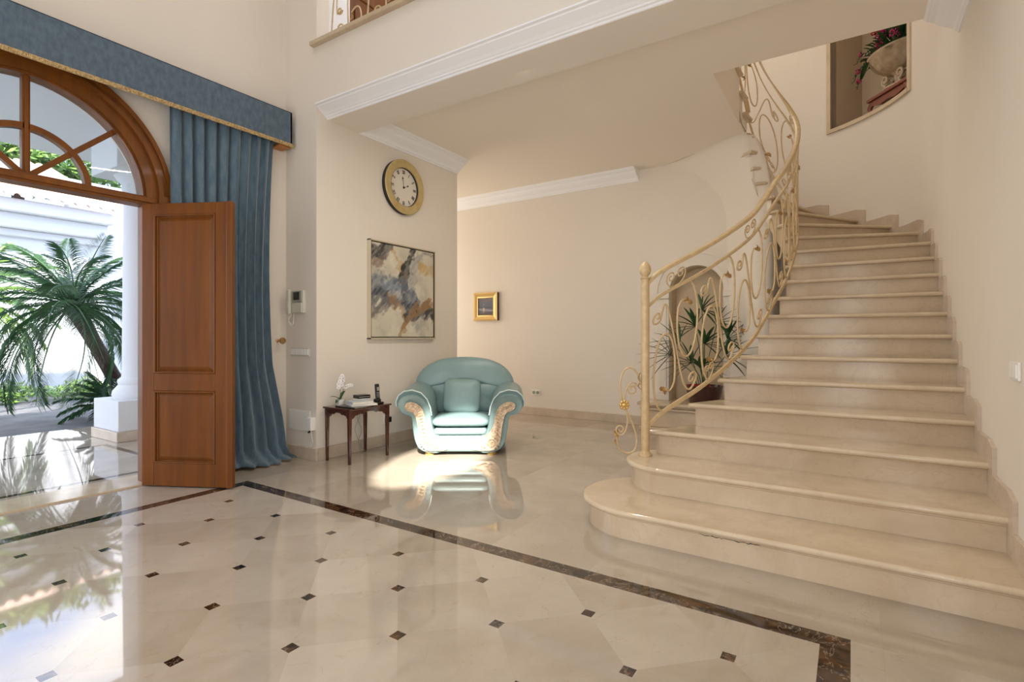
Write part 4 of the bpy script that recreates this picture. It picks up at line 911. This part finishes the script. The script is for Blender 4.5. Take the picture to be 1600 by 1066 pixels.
def book(name, x, y, z, w_, d_, h_, rz, mc, label, group=None):
    o = empty(name, (x, y, z), rz, label, 'book', group)
    MB().box(-w_ / 2, w_ / 2, -d_ / 2, d_ / 2, 0, .003).box(-w_ / 2, w_ / 2, -d_ / 2, d_ / 2, h_ - .003, h_).box(-w_ / 2 - .002, -w_ / 2 + .003, -d_ / 2, d_ / 2, 0, h_).build('cover', mc, o, bevel=.0015)
    MB().box(-w_ / 2 + .002, w_ / 2 - .004, -d_ / 2 + .004, d_ / 2 - .004, .003, h_ - .003).build('pages', M['paper'], o); return o
book('book', 3.385, 4.0, ZTb, .20, .27, .010, .02, M['book_dark'], 'thin black book lying flat at the edge of the side table')
book('book', 3.47, 3.975, ZTb + .0102, .25, .19, .016, -.42, M['book_white'], 'large white book at the bottom of the stack on the side table')
book('book', 3.455, 3.99, ZTb + .0264, .21, .165, .026, -.30, mat('grey_blue_cover', (.50, .55, .60), .4), 'thick book with cream pages topmost of the stack on the side table')
pbx = empty('pale_box', (3.62, 4.15, ZTb), -.2, 'small pale grey box under the black electronic box on the side table', 'box')
MB().box(-.075, .075, -.052, .052, 0, .05).build('body', M['white_plastic'], pbx, bevel=.008); MB().box(-.06, .06, -.0535, -.051, .018, .032).build('front_strip', M['grey_plastic'], pbx)
dev = empty('black_set_top_box', (3.62, 4.15, ZTb + .0505), -.2, 'small flat black electronic box behind the books on the side table', 'device')
MB().box(-.07, .07, -.05, .05, .0, .034).build('body', M['black'], dev, bevel=.005); MB().box(-.06, .06, -.0512, -.049, .012, .02).build('front_strip', M['grey_plastic'], dev)
ph_ = empty('cordless_phone', (3.665, 3.965, ZTb), -.15, 'black cordless phone standing upright in its cradle on the side table', 'telephone')
MB().box(-.042, .042, -.045, .045, 0, .022).box(-.032, .032, -.01, .035, .02, .05).build('cradle', M['black'], ph_, bevel=.008)
ro = Matrix.Rotation(-.12, 4, 'X')
hs = MB().obox((0, .012, .115), (.046, .024, .165), ro.to_3x3()).build('handset', M['black_matt'], ph_, bevel=.009, seg=3)
MB().obox((0, -.006, .150), (.032, .004, .035), ro.to_3x3()).build('screen', M['grey_plastic'], hs)
k_ = MB()
for i in range(3):
    for j in range(4): k_.obox((-.012 + .012 * i, -.0035 - .0, .07 + .0145 * j), (.008, .004, .007), ro.to_3x3())
k_.build('keypad', M['grey_plastic'], hs)
def wire(name, pts, label):
    n = len(pts); P3 = [(i, *p) for i, p in enumerate(pts)]
    out = []
    for i in range((n - 1) * 8 + 1):
        u = i / 8; j = min(int(u), n - 2); f_ = u - j; p0, p1, p2, p3 = (Vector(pts[max(0, min(n - 1, j + q))]) for q in (-1, 0, 1, 2))
        out.append(.5 * (2 * p1 + (p2 - p0) * f_ + (2 * p0 - 5 * p1 + 4 * p2 - p3) * f_ * f_ + (3 * p1 - p0 - 3 * p2 + p3) * f_ ** 3))
    return tag(MB().tube(out, .0028, 6).build(name, M['grey_plastic'], None, smooth=60), label, 'cable')
wire('phone_cable', [(3.67, 4.02, .53), (3.70, 4.272, .50), (3.66, 4.26, .36), (3.72, 4.265, .22), (3.67, 4.26, .10), (3.74, 4.22, .006), (3.90, 4.24, .006), (4.05, 4.27, .03), (4.09, 4.285, .25)], 'thin grey cable sagging behind the side table down to the floor')
wire('phone_cable', [(3.63, 4.19, .53), (3.64, 4.272, .51), (3.70, 4.265, .40), (3.63, 4.26, .25), (3.68, 4.27, .12), (3.66, 4.20, .006), (3.82, 4.17, .006), (3.98, 4.22, .006), (4.06, 4.27, .10), (4.11, 4.285, .26)], 'second grey cable looping on the floor between the side table and armchair')
so2 = empty('black_power_adapter', (4.10, YC, .25), 0, 'black power adapter plugged into the wall between the table and the armchair', 'adapter')
MB().box(-.035, .035, -.045, -.001, 0, .06).build('body', M['black'], so2, bevel=.006); MB().box(-.045, .08, -.010, 0, -.012, .075).build('plate', M['white_plastic'], so2, bevel=.003)
# orchid
orc = empty('potted_orchid', (3.385, 4.19, ZTb), 0, 'small white orchid with two flower sprays in a pale pot on the side table', 'orchid')
MB().lathe([(.028, 0), (.036, .01), (.042, .04), (.044, .058), (.038, .058), (.034, .03), (.001, .03)], n=22).build('pot', M['white_plastic'], orc, smooth=40)
def blade(mb, pts, w_, n_=None, fold=.25):   # leaf along a polyline, w_ a function of t
    rings = []; n = len(pts); pts = [Vector(p) for p in pts]
    for i, p in enumerate(pts):
        d = (pts[min(i + 1, n - 1)] - pts[max(i - 1, 0)]).normalized(); sd = d.cross(Vector((0, 0, 1))); sd = sd.normalized() if sd.length > .05 else Vector((1, 0, 0)); up = sd.cross(d); w0 = w_(i / (n - 1))
        rings.append([p - sd * w0 + up * w0 * fold, p, p + sd * w0 + up * w0 * fold, p - up * .0012])
    mb.sweep(rings, closed_prof=True, caps=True)
for a, L_, dz in ((2.6, .09, .045), (3.5, .07, .015), (.3, .075, .07), (.9, .06, .03)):
    m_ = MB(); blade(m_, [(cos(a) * L_ * t * 1.1, sin(a) * L_ * t, .055 + dz * 2 * t - .06 * t * t) for t in [i / 8 for i in range(9)]], lambda t: .018 * sin(PI * (.08 + .9 * t)) + .001); m_.build('leaf', M['leaf'], orc, smooth=60)
def spray(pts, fl):
    st_ = MB(); st_.tube(pts, .0022, 6); so_ = st_.build('stem', M['leaf'], orc, smooth=60)
    for x, y, z in fl:
        m_ = MB(); c_ = Vector((x, y, z)); dn = Vector((-.7, -.7, .1)).normalized(); a1_ = dn.orthogonal().normalized(); b1_ = dn.cross(a1_)
        for q in range(5):
            a = q * 2 * PI / 5 + x * 40; d = a1_ * cos(a) + b1_ * sin(a); s_ = d.cross(dn); L_ = .021
            m_.sweep([[c_ + d * L_ * t - s_ * w0 + dn * .004 * sin(3 * t), c_ + d * L_ * t + dn * (.003 + .004 * sin(3 * t)), c_ + d * L_ * t + s_ * w0 + dn * .004 * sin(3 * t), c_ + d * L_ * t] for t, w0 in ((0, .002), (.3, .009), (.6, .013), (.85, .010), (1, .002))], closed_prof=True, caps=True)
        f_ = m_.build('flower', M['petal'], orc, smooth=60); MB().lathe([(.001, -.004), (.004, -.002), (.004, .003), (.001, .005)], c_ + dn * .006, 8).build('centre', M['fringe'], f_)
spray([(0, 0, .055), (.0, -.005, .12), (-.01, -.01, .18), (-.015, -.01, .24), (.0, -.01, .285), (.02, -.01, .29)], [(-.035, -.02, .175), (-.03, -.015, .205), (-.02, -.02, .235), (-.012, -.02, .262), (.008, -.02, .285), (.024, -.015, .262), (.016, -.02, .235), (-.005, -.03, .20)])
spray([(0, 0, .055), (.02, .0, .10), (.035, -.005, .15), (.06, -.01, .175), (.10, -.01, .185), (.125, -.01, .18)], [(.05, -.02, .175), (.075, -.02, .182), (.10, -.02, .188), (.125, -.015, .183)])

# ------------------------------------------------------------------ indoor palm by the niche
pt = empty('potted_fan_palm', (6.60, 1.50, .36), 0, 'leafy green fan palm in a dark pot on the marble ledge behind the railing', 'plant')
MB().lathe([(.14, 0), (.17, .03), (.20, .16), (.21, .22), (.22, .24), (.195, .24), (.19, .20), (.001, .20)], n=28).build('pot', mat('dark_pot', (.055, .018, .014), .3), pt, smooth=40)
random.seed(12)
for (dx, dy, h_, az, spread) in ((-.02, .02, 1.22, -.6, .32), (-.14, .26, .72, 2.2, .40), (.04, -.26, .78, -1.2, .40), (-.16, .06, .96, 2.6, .36), (-.20, .34, .52, 1.9, .42), (-.15, -.04, .70, -1.9, .36), (-.20, -.28, .52, -1.4, .40), (-.12, .12, .40, 2.3, .38), (-.28, -.02, .34, -2.4, .36), (-.05, -.16, 1.02, -1.0, .32)):
    m_ = MB(); top = Vector((dx, dy, .2 + h_ * .78)); m_.tube([(dx * .15, dy * .15, .2), (dx * .4, dy * .4, .2 + h_ * .4), top], .005, 6)
    stem_ = m_.build('stem', M['leaf'], pt, smooth=60)
    nl = 9; ax_ = Vector((cos(az) * .6, sin(az), .55)).normalized(); sd = ax_.cross(Vector((.83, .5, .2))).normalized(); m_ = MB()
    for i in range(nl):
        a = (i / (nl - 1) - .5) * 2.5 + random.uniform(-.08, .08); d = ax_ * cos(a) + sd * sin(a); L_ = spread * (1 - .25 * abs(a) / 1.25) * random.uniform(.85, 1.1)
        blade(m_, [top + d * L_ * t + Vector((0, 0, -.10 * L_ * 2 * t * t)) for t in [q / 6 for q in range(7)]], lambda t: .026 * sin(PI * (.12 + .86 * t)) ** .8 + .0008)
    m_.build('fan_leaf', M['leaf'], stem_, smooth=60)
m_ = MB()
for i in range(16):
    a = random.uniform(0, 2 * PI); r_ = random.uniform(.05, .18); m_.lathe([(.001, 0), (.02, .005), (.022, .02), (.001, .03)], (r_ * cos(a), r_ * sin(a), .205 + random.uniform(0, .03)), 7)
m_.build('red_flowers', M['red'], pt, kind='stuff')

# ------------------------------------------------------------------ urn of flowers in the stair niche
ua_ = math.radians(-54); ur = Vector((TC.x + (TR + .22) * cos(ua_), TC.y + (TR + .22) * sin(ua_), NZ0))
us = empty('urn_stand', ur, ua_ - PI / 2, 'low red brown wooden stand in the niche above the stairs', 'stand')
MB().box(-.30, .30, -.17, .17, .13, .16).box(-.27, .27, -.15, .15, .115, .13).build('top', M['redwood'], us, bevel=.008)
for sx in (-1, 1):
    for sy in (-1, 1): MB().tube([(sx * .25, sy * .13, .12), (sx * .28, sy * .14, .07), (sx * .26, sy * .135, .03), (sx * .24, sy * .13, 0.0)], [.03, .026, .02, .024], 8).build('leg', M['redwood'], us, smooth=60)
MB().prism([(-.24, .125), (.24, .125), (.24, .09), (.12, .06), (0, .075), (-.12, .06), (-.24, .09)], -.148, -.135, MXZ(0)).prism([(-.24, .125), (.24, .125), (.24, .09), (.12, .06), (0, .075), (-.12, .06), (-.24, .09)], .135, .148, MXZ(0)).build('apron', M['redwood'], us)
us.scale = (1, 1, 1.28)
uu = empty('carved_urn', ur + Vector((0, 0, .206)), ua_ - PI / 2, 'carved cream stone urn with a fluted bowl standing on the wooden stand', 'urn')
MB().lathe([(.15, 0), (.16, .01), (.15, .03), (.06, .05), (.045, .09), (.055, .12), (.05, .15), (.08, .18)], n=28).build('foot', M['stone'], uu, smooth=40)
m_ = MB(); n_ = 72; prof = [(.08, .18), (.17, .21), (.25, .27), (.30, .34), (.325, .37), (.345, .385), (.345, .40), (.32, .405), (.30, .39), (.26, .32), (.001, .30)]
rg = [[(r_ * (1 + (.035 * cos(12 * 2 * PI * i / n_) if .18 < z < .35 and j < 5 else 0)) * cos(2 * PI * i / n_), r_ * (1 + (.035 * cos(24 * PI * i / n_) if .18 < z < .35 and j < 5 else 0)) * .8 * sin(2 * PI * i / n_), z) for i in range(n_)] for j, (r_, z) in enumerate(prof)]
m_.sweep(rg, closed_prof=True).build('bowl', M['stone'], uu, smooth=50)
for sg in (-1, 1):
    for q in (-1, 0, 1):
        m_ = MB(); pts = [(sg * (.08 + x * .9), q * .07 - .02, .0 + h) for x, h in spiral(.02, .13, .055, .012, -PI / 2, 1.3, 22)]
        m_.tube([(sg * .13, q * .10, .02), (sg * .10, q * .09, .05)] + pts, .014, 8); m_.build('scroll', M['stone'], uu, smooth=60)
uu.scale = (1.06, 1.0, 1.08)
fb = empty('flower_arrangement', ur + Vector((0, 0, .206 + .38)), ua_ - PI / 2, 'trailing arrangement of magenta and red flowers with green foliage filling the urn', 'flowers')
random.seed(5); m_ = MB()
for i in range(480):
    a = random.uniform(0, 2 * PI); e = random.uniform(.05, 1.4); R_ = random.uniform(.12, .40); c_ = Vector((R_ * cos(a) * cos(e), .6 * R_ * sin(a) * cos(e), .02 + .42 * random.random() * sin(e) + .02))
    d = Vector((cos(a) * cos(e), .7 * sin(a) * cos(e), sin(e) + random.uniform(-.3, .4))).normalized()
    blade(m_, [c_ + d * .13 * t + Vector((0, 0, -.03 * t * t)) for t in (0, .25, .5, .75, 1)], lambda t: .023 * sin(PI * (.1 + .88 * t)))
m_.build('foliage', M['leaf'], fb, smooth=60, kind='stuff')
def cluster(c_, r_, mt, n=46):
    m_ = MB()
    for i in range(n):
        d = Vector((random.gauss(0, 1), random.gauss(0, 1), random.gauss(0, 1))).normalized(); p = Vector(c_) + d * r_ * random.uniform(.7, 1)
        m_.lathe([(.001, -.008), (.010, 0), (.007, .009), (.001, .011)], p, 6, d.to_track_quat('Z', 'Y').to_matrix())
    m_.build('bloom', mt, fb, smooth=60)
cluster((-.02, -.20, .10), .060, M['magenta']); cluster((-.04, -.18, .26), .055, M['magenta']); cluster((-.12, -.18, .33), .05, M['red']); cluster((.16, -.18, .16), .06, M['magenta']); cluster((-.30, -.10, .13), .045, M['magenta'], 30)
cluster((.10, -.1, .40), .06, M['red']); cluster((-.22, -.08, .28), .03, M['red'], 18)
for pts in ([(-.25, -.1, .05), (-.36, -.14, .10), (-.45, -.16, .04), (-.52, -.16, -.05)], [(-.22, -.12, .02), (-.32, -.16, -.02), (-.40, -.18, -.10), (-.44, -.18, -.18)], [(-.2, -.1, .1), (-.34, -.12, .22), (-.42, -.14, .24), (-.50, -.14, .16)]):
    m_ = MB().tube(pts, .004, 6)
    for i in range(14):
        t = i / 13 * (len(pts) - 1); j = min(int(t), len(pts) - 2); p = Vector(pts[j]).lerp(Vector(pts[j + 1]), t - j); d = Vector((random.uniform(-1, 1), random.uniform(-1, 0), random.uniform(-1, 1))).normalized()
        blade(m_, [p + d * .04 * q for q in (0, .3, .6, 1)], lambda t: .009 * sin(PI * (.1 + .88 * t)))
    m_.build('trailing_stem', M['leaf'], fb, smooth=60); cluster(pts[2], .028, M['magenta'], 14)
m_ = MB()
for i in range(5): blade(m_, [Vector((-.27 + .02 * i, -.22, .02)) + Vector((-.04 - .01 * i, -.02, -.16)) * t for t in (0, .25, .5, .75, 1)], lambda t: .018 * sin(PI * (.1 + .88 * t)))
m_.build('fern_leaf', M['leaf'], fb, smooth=60)

# ------------------------------------------------------------------ outside: porch, patio, garden, neighbouring wing
st('ground_patio', MB().box(-30, 60, 8.45, 60, -.14, -.04), M['patio'])
st('porch_ceiling', MB().box(-8, 5.3, YD + .34, 8.45, 3.5, 3.9), M['ext_white'])
st('porch_front_wall', MB().box(3.5, 5.3, YD, YD + .34, 0, ZT), M['ext_white'])
def column(x, y, label):
    c_ = empty('porch_column', (x, y, 0), 0, label, 'column')
    MB().box(-.36, .36, -.36, .36, 0, .115).build('skirting', M['skirt'], c_, bevel=.006)
    MB().box(-.34, .34, -.34, .34, .115, .46).build('plinth', M['ext_white'], c_, bevel=.008)
    MB().lathe([(.25, .46), (.27, .50), (.26, .55), (.22, .60), (.205, .62), (.215, .65), (.21, .68), (.175, .71), (.17, .76), (.155, 2.9), (.175, 2.95), (.17, 3.0), (.22, 3.06), (.25, 3.1)], n=32).build('shaft', M['ext_white'], c_, smooth=40)
    MB().box(-.36, .36, -.36, .36, 3.1, 3.5).build('capital', M['ext_white'], c_, bevel=.01)
column(2.88, 7.25, 'white round column on a square plinth outside the entrance door')
# neighbouring wing with its tiled eave
wg = empty('white_house_wing', (4, 13.9, -.04), 0, 'white house wing across the patio with a terracotta tiled eave', 'building')
WY = 13.9
MB().box(-9, 1.05, .62, 6, 0, 3.95).build('wall', M['ext_white'], wg)
MB().box(-9, 1.05, .32, .7, 3.45, 3.75).box(-9, 1.07, .10, .7, 3.75, 4.0).box(-9, 1.05, .5, .7, 3.30, 3.45).build('cornice', M['ext_white'], wg, bevel=.03)
for i in range(42):
    x = .95 - i * .225; m_ = MB(); L_ = 4.6; ny = 10
    rg = []
    for j in range(ny + 1):
        for e in (0, .02):
            y = -.12 + L_ * (j + (1 if e else 0)) / ny if e == 0 else -.12 + L_ * (j + .0) / ny
        y = -.12 + L_ * j / ny; z = 4.0 + .40 * (y + .12)
        rg.append([(x + .075 * cos(a), y, z + .075 * sin(a)) for a in [PI * q / 8 for q in range(9)]] + [(x + .058 * cos(a), y, z + .058 * sin(a)) for a in [PI * q / 8 for q in range(8, -1, -1)]])
    m_.sweep(rg, closed_prof=True, caps=True)
    rg = []
    for j in range(3):
        y = -.06 + L_ * j / 2; z = 4.06 + .40 * (y + .12) - .01
        rg.append([(x + .1125 + .07 * cos(a), y, z - .07 * sin(a)) for a in [PI * q / 8 for q in range(9)]] + [(x + .1125 + .055 * cos(a), y, z - .055 * sin(a)) for a in [PI * q / 8 for q in range(8, -1, -1)]])
    m_.sweep(rg, closed_prof=True, caps=True); m_.build('roof_tile', M['tile'], wg, smooth=50)
pier = empty('garden_pier', (.95, 12.3, -.04), 0, 'grey shaded masonry pier with a cap in front of the white wing', 'pier')
MB().box(-3.5, .95, -.3, .3, 0, 3.05).build('body', M['ext_white'], pier, bevel=.02); MB().box(-3.6, 1.02, -.38, .38, 3.05, 3.2).box(-3.5, .98, -.34, .34, 2.2, 2.28).build('cap', M['ext_white'], pier, bevel=.02)
gw = empty('garden_wall', (12, 17, -.04), 0, 'bright white garden wall beyond the palm', 'wall')
MB().box(-6.85, 18, 0, .3, 0, 5.2).build('body', M['ext_white'], gw); MB().box(-6.9, 18, -.06, .36, 5.2, 5.32).build('cap', M['ext_white'], gw)
# tree beyond the roof
def foliage(name, c_, rx, ry, rz_, n, mt, label, cat, sz=.16, seed=1, trunk=None):
    o = empty(name, (c_[0], c_[1], -.04), 0, label, cat); rnd = random.Random(seed); m_ = MB()
    for i in range(n):
        d = Vector((rnd.gauss(0, 1), rnd.gauss(0, 1), rnd.gauss(0, 1))).normalized(); r_ = rnd.random() ** .4; k2 = 1 + .25 * math.sin(5 * d.x + 3 * d.z + seed)
        p = Vector((d.x * rx * r_ * k2, d.y * ry * r_ * k2, c_[2] + .04 + d.z * rz_ * r_ * k2)); e = Vector((rnd.gauss(0, 1), rnd.gauss(0, 1), rnd.gauss(0, .7) + .3)).normalized(); s_ = e.orthogonal().normalized(); L_ = sz * rnd.uniform(.6, 1.2)
        m_.add([p, p + e * L_ * .5 + s_ * L_ * .22, p + e * L_, p + e * L_ * .5 - s_ * L_ * .22], [(0, 1, 2, 3)])
    m_.build('crown', mt, o, fix=False)
    if trunk: MB().tube([(0, 0, 0), (.1, 0, c_[2] * .5), (0, 0, c_[2])], [trunk, trunk * .8, trunk * .5], 8).build('trunk', M['bark'], o, smooth=60)
    return o
foliage('pine_tree', (5.0, 20.5, 6.35), 3.2, 1.8, .62, 4200, M['leaf_bright'], 'green pine crown rising behind the tiled roof', 'tree', .34, 3, .25)
# planted strip
for i, (x, y) in enumerate(((1.9, 12.9), (3.0, 13.0), (4.2, 13.0), (5.4, 13.1))):
    foliage('ground_cover_shrub', (x, y, .13), .62, .35, .18, 900, M['leaf_bright'], ['low yellow green shrub in front of the pier', 'low yellow green shrub at the foot of the white wing', 'low pale green shrub behind the palm', 'low pale green shrub nearest the garden wall'][i], 'shrub', .10, 10 + i)
# palms
def frond(L_, droop, wleaf, nleaf, lleaf, seed, mt=None):      # returns an MB in a frame: starts at origin going +x, up is z
    rnd = random.Random(seed); m_ = MB(); P_ = []
    for i in range(15):
        t = i / 14; P_.append(Vector((L_ * (t - .14 * droop * t * t), 0, L_ * (.42 * t - droop * .62 * t * t))))
    m_.tube(P_, [.013 * (1 - .85 * i / 14) + .0015 for i in range(15)], 5)
    for i in range(nleaf):
        t = .10 + .90 * i / nleaf; j = min(int(t * 14), 13); p = P_[j].lerp(P_[j + 1], t * 14 - j); d = (P_[j + 1] - P_[j]).normalized()
        ll = lleaf * (sin(PI * (.12 + .82 * t)) ** .6) * rnd.uniform(.85, 1.1)
        for sg in (-1, 1):
            sd = Vector((0, sg, 0)); e = (d * (.55 + .5 * t) + sd * (.95 - .35 * t) + Vector((0, 0, .12 + rnd.uniform(-.1, .1)))).normalized(); q1 = p + e * ll * .5 + Vector((0, 0, -.04 * ll)); q2 = p + e * ll + Vector((0, 0, -.38 * ll)); up = e.cross(d).normalized() * wleaf
            m_.add([p, q1 + up, q2, q1 - up], [(0, 1, 2, 3)])
    return m_
def palm(name, base, crown, nf, L_, label, seed, mt, droop=1.0, wl=.011, nl=46, ll=.26, trunk_r=.09, el=(.1, 1.3)):
    o = empty(name, base, 0, label, 'palm'); rnd = random.Random(seed); C0 = Vector(crown) - Vector(base)
    if trunk_r: MB().tube([(0, 0, 0), C0 * .35 + Vector((.0, 0, .0)), C0 * .7, C0], [trunk_r * 1.15, trunk_r, trunk_r * .95, trunk_r * 1.2], 10).build('trunk', M['bark'], o, smooth=60)
    for i in range(nf):
        az = i * 2.39996 + rnd.uniform(-.2, .2); e = el[0] + (el[1] - el[0]) * (i / nf) ** 1.1; l_ = L_ * rnd.uniform(.85, 1.1) * (1 - .2 * (i / nf))
        fm_ = frond(l_, droop * (1.15 - .55 * i / nf), wl, nl, ll, seed * 100 + i); Mx = Matrix.Rotation(az, 4, 'Z') @ Matrix.Rotation(-e + .35, 4, 'Y') @ Matrix.Rotation(rnd.uniform(-.4, .4), 4, 'X')
        fr_ = fm_.build('frond', mt, o, fix=False); fr_.matrix_basis = Matrix.Translation(C0) @ Mx
    return o
palm('leaning_date_palm', (3.85, 9.9, -.04), (2.95, 9.55, 1.65), 46, 1.75, 'leaning palm with arching feathery green fronds outside the doorway', 7, M['leaf_tree'], 1.05, .0085, 58, .29, .10, (-.6, 1.35))
palm('background_palm', (2.1, 11.3, -.04), (2.1, 11.3, 1.7), 34, 1.7, 'paler sunlit palm behind the leaning palm at the patio edge', 9, M['leaf_bright'], 1.0, .011, 40, .26, .07, (-.3, 1.3))
palm('spiky_shrub', (3.35, 9.35, -.04), (3.35, 9.35, .12), 40, .75, 'bushy dark green shrub at the foot of the palm', 11, M['leaf'], .8, .012, 18, .16, .0, (.1, 1.4))
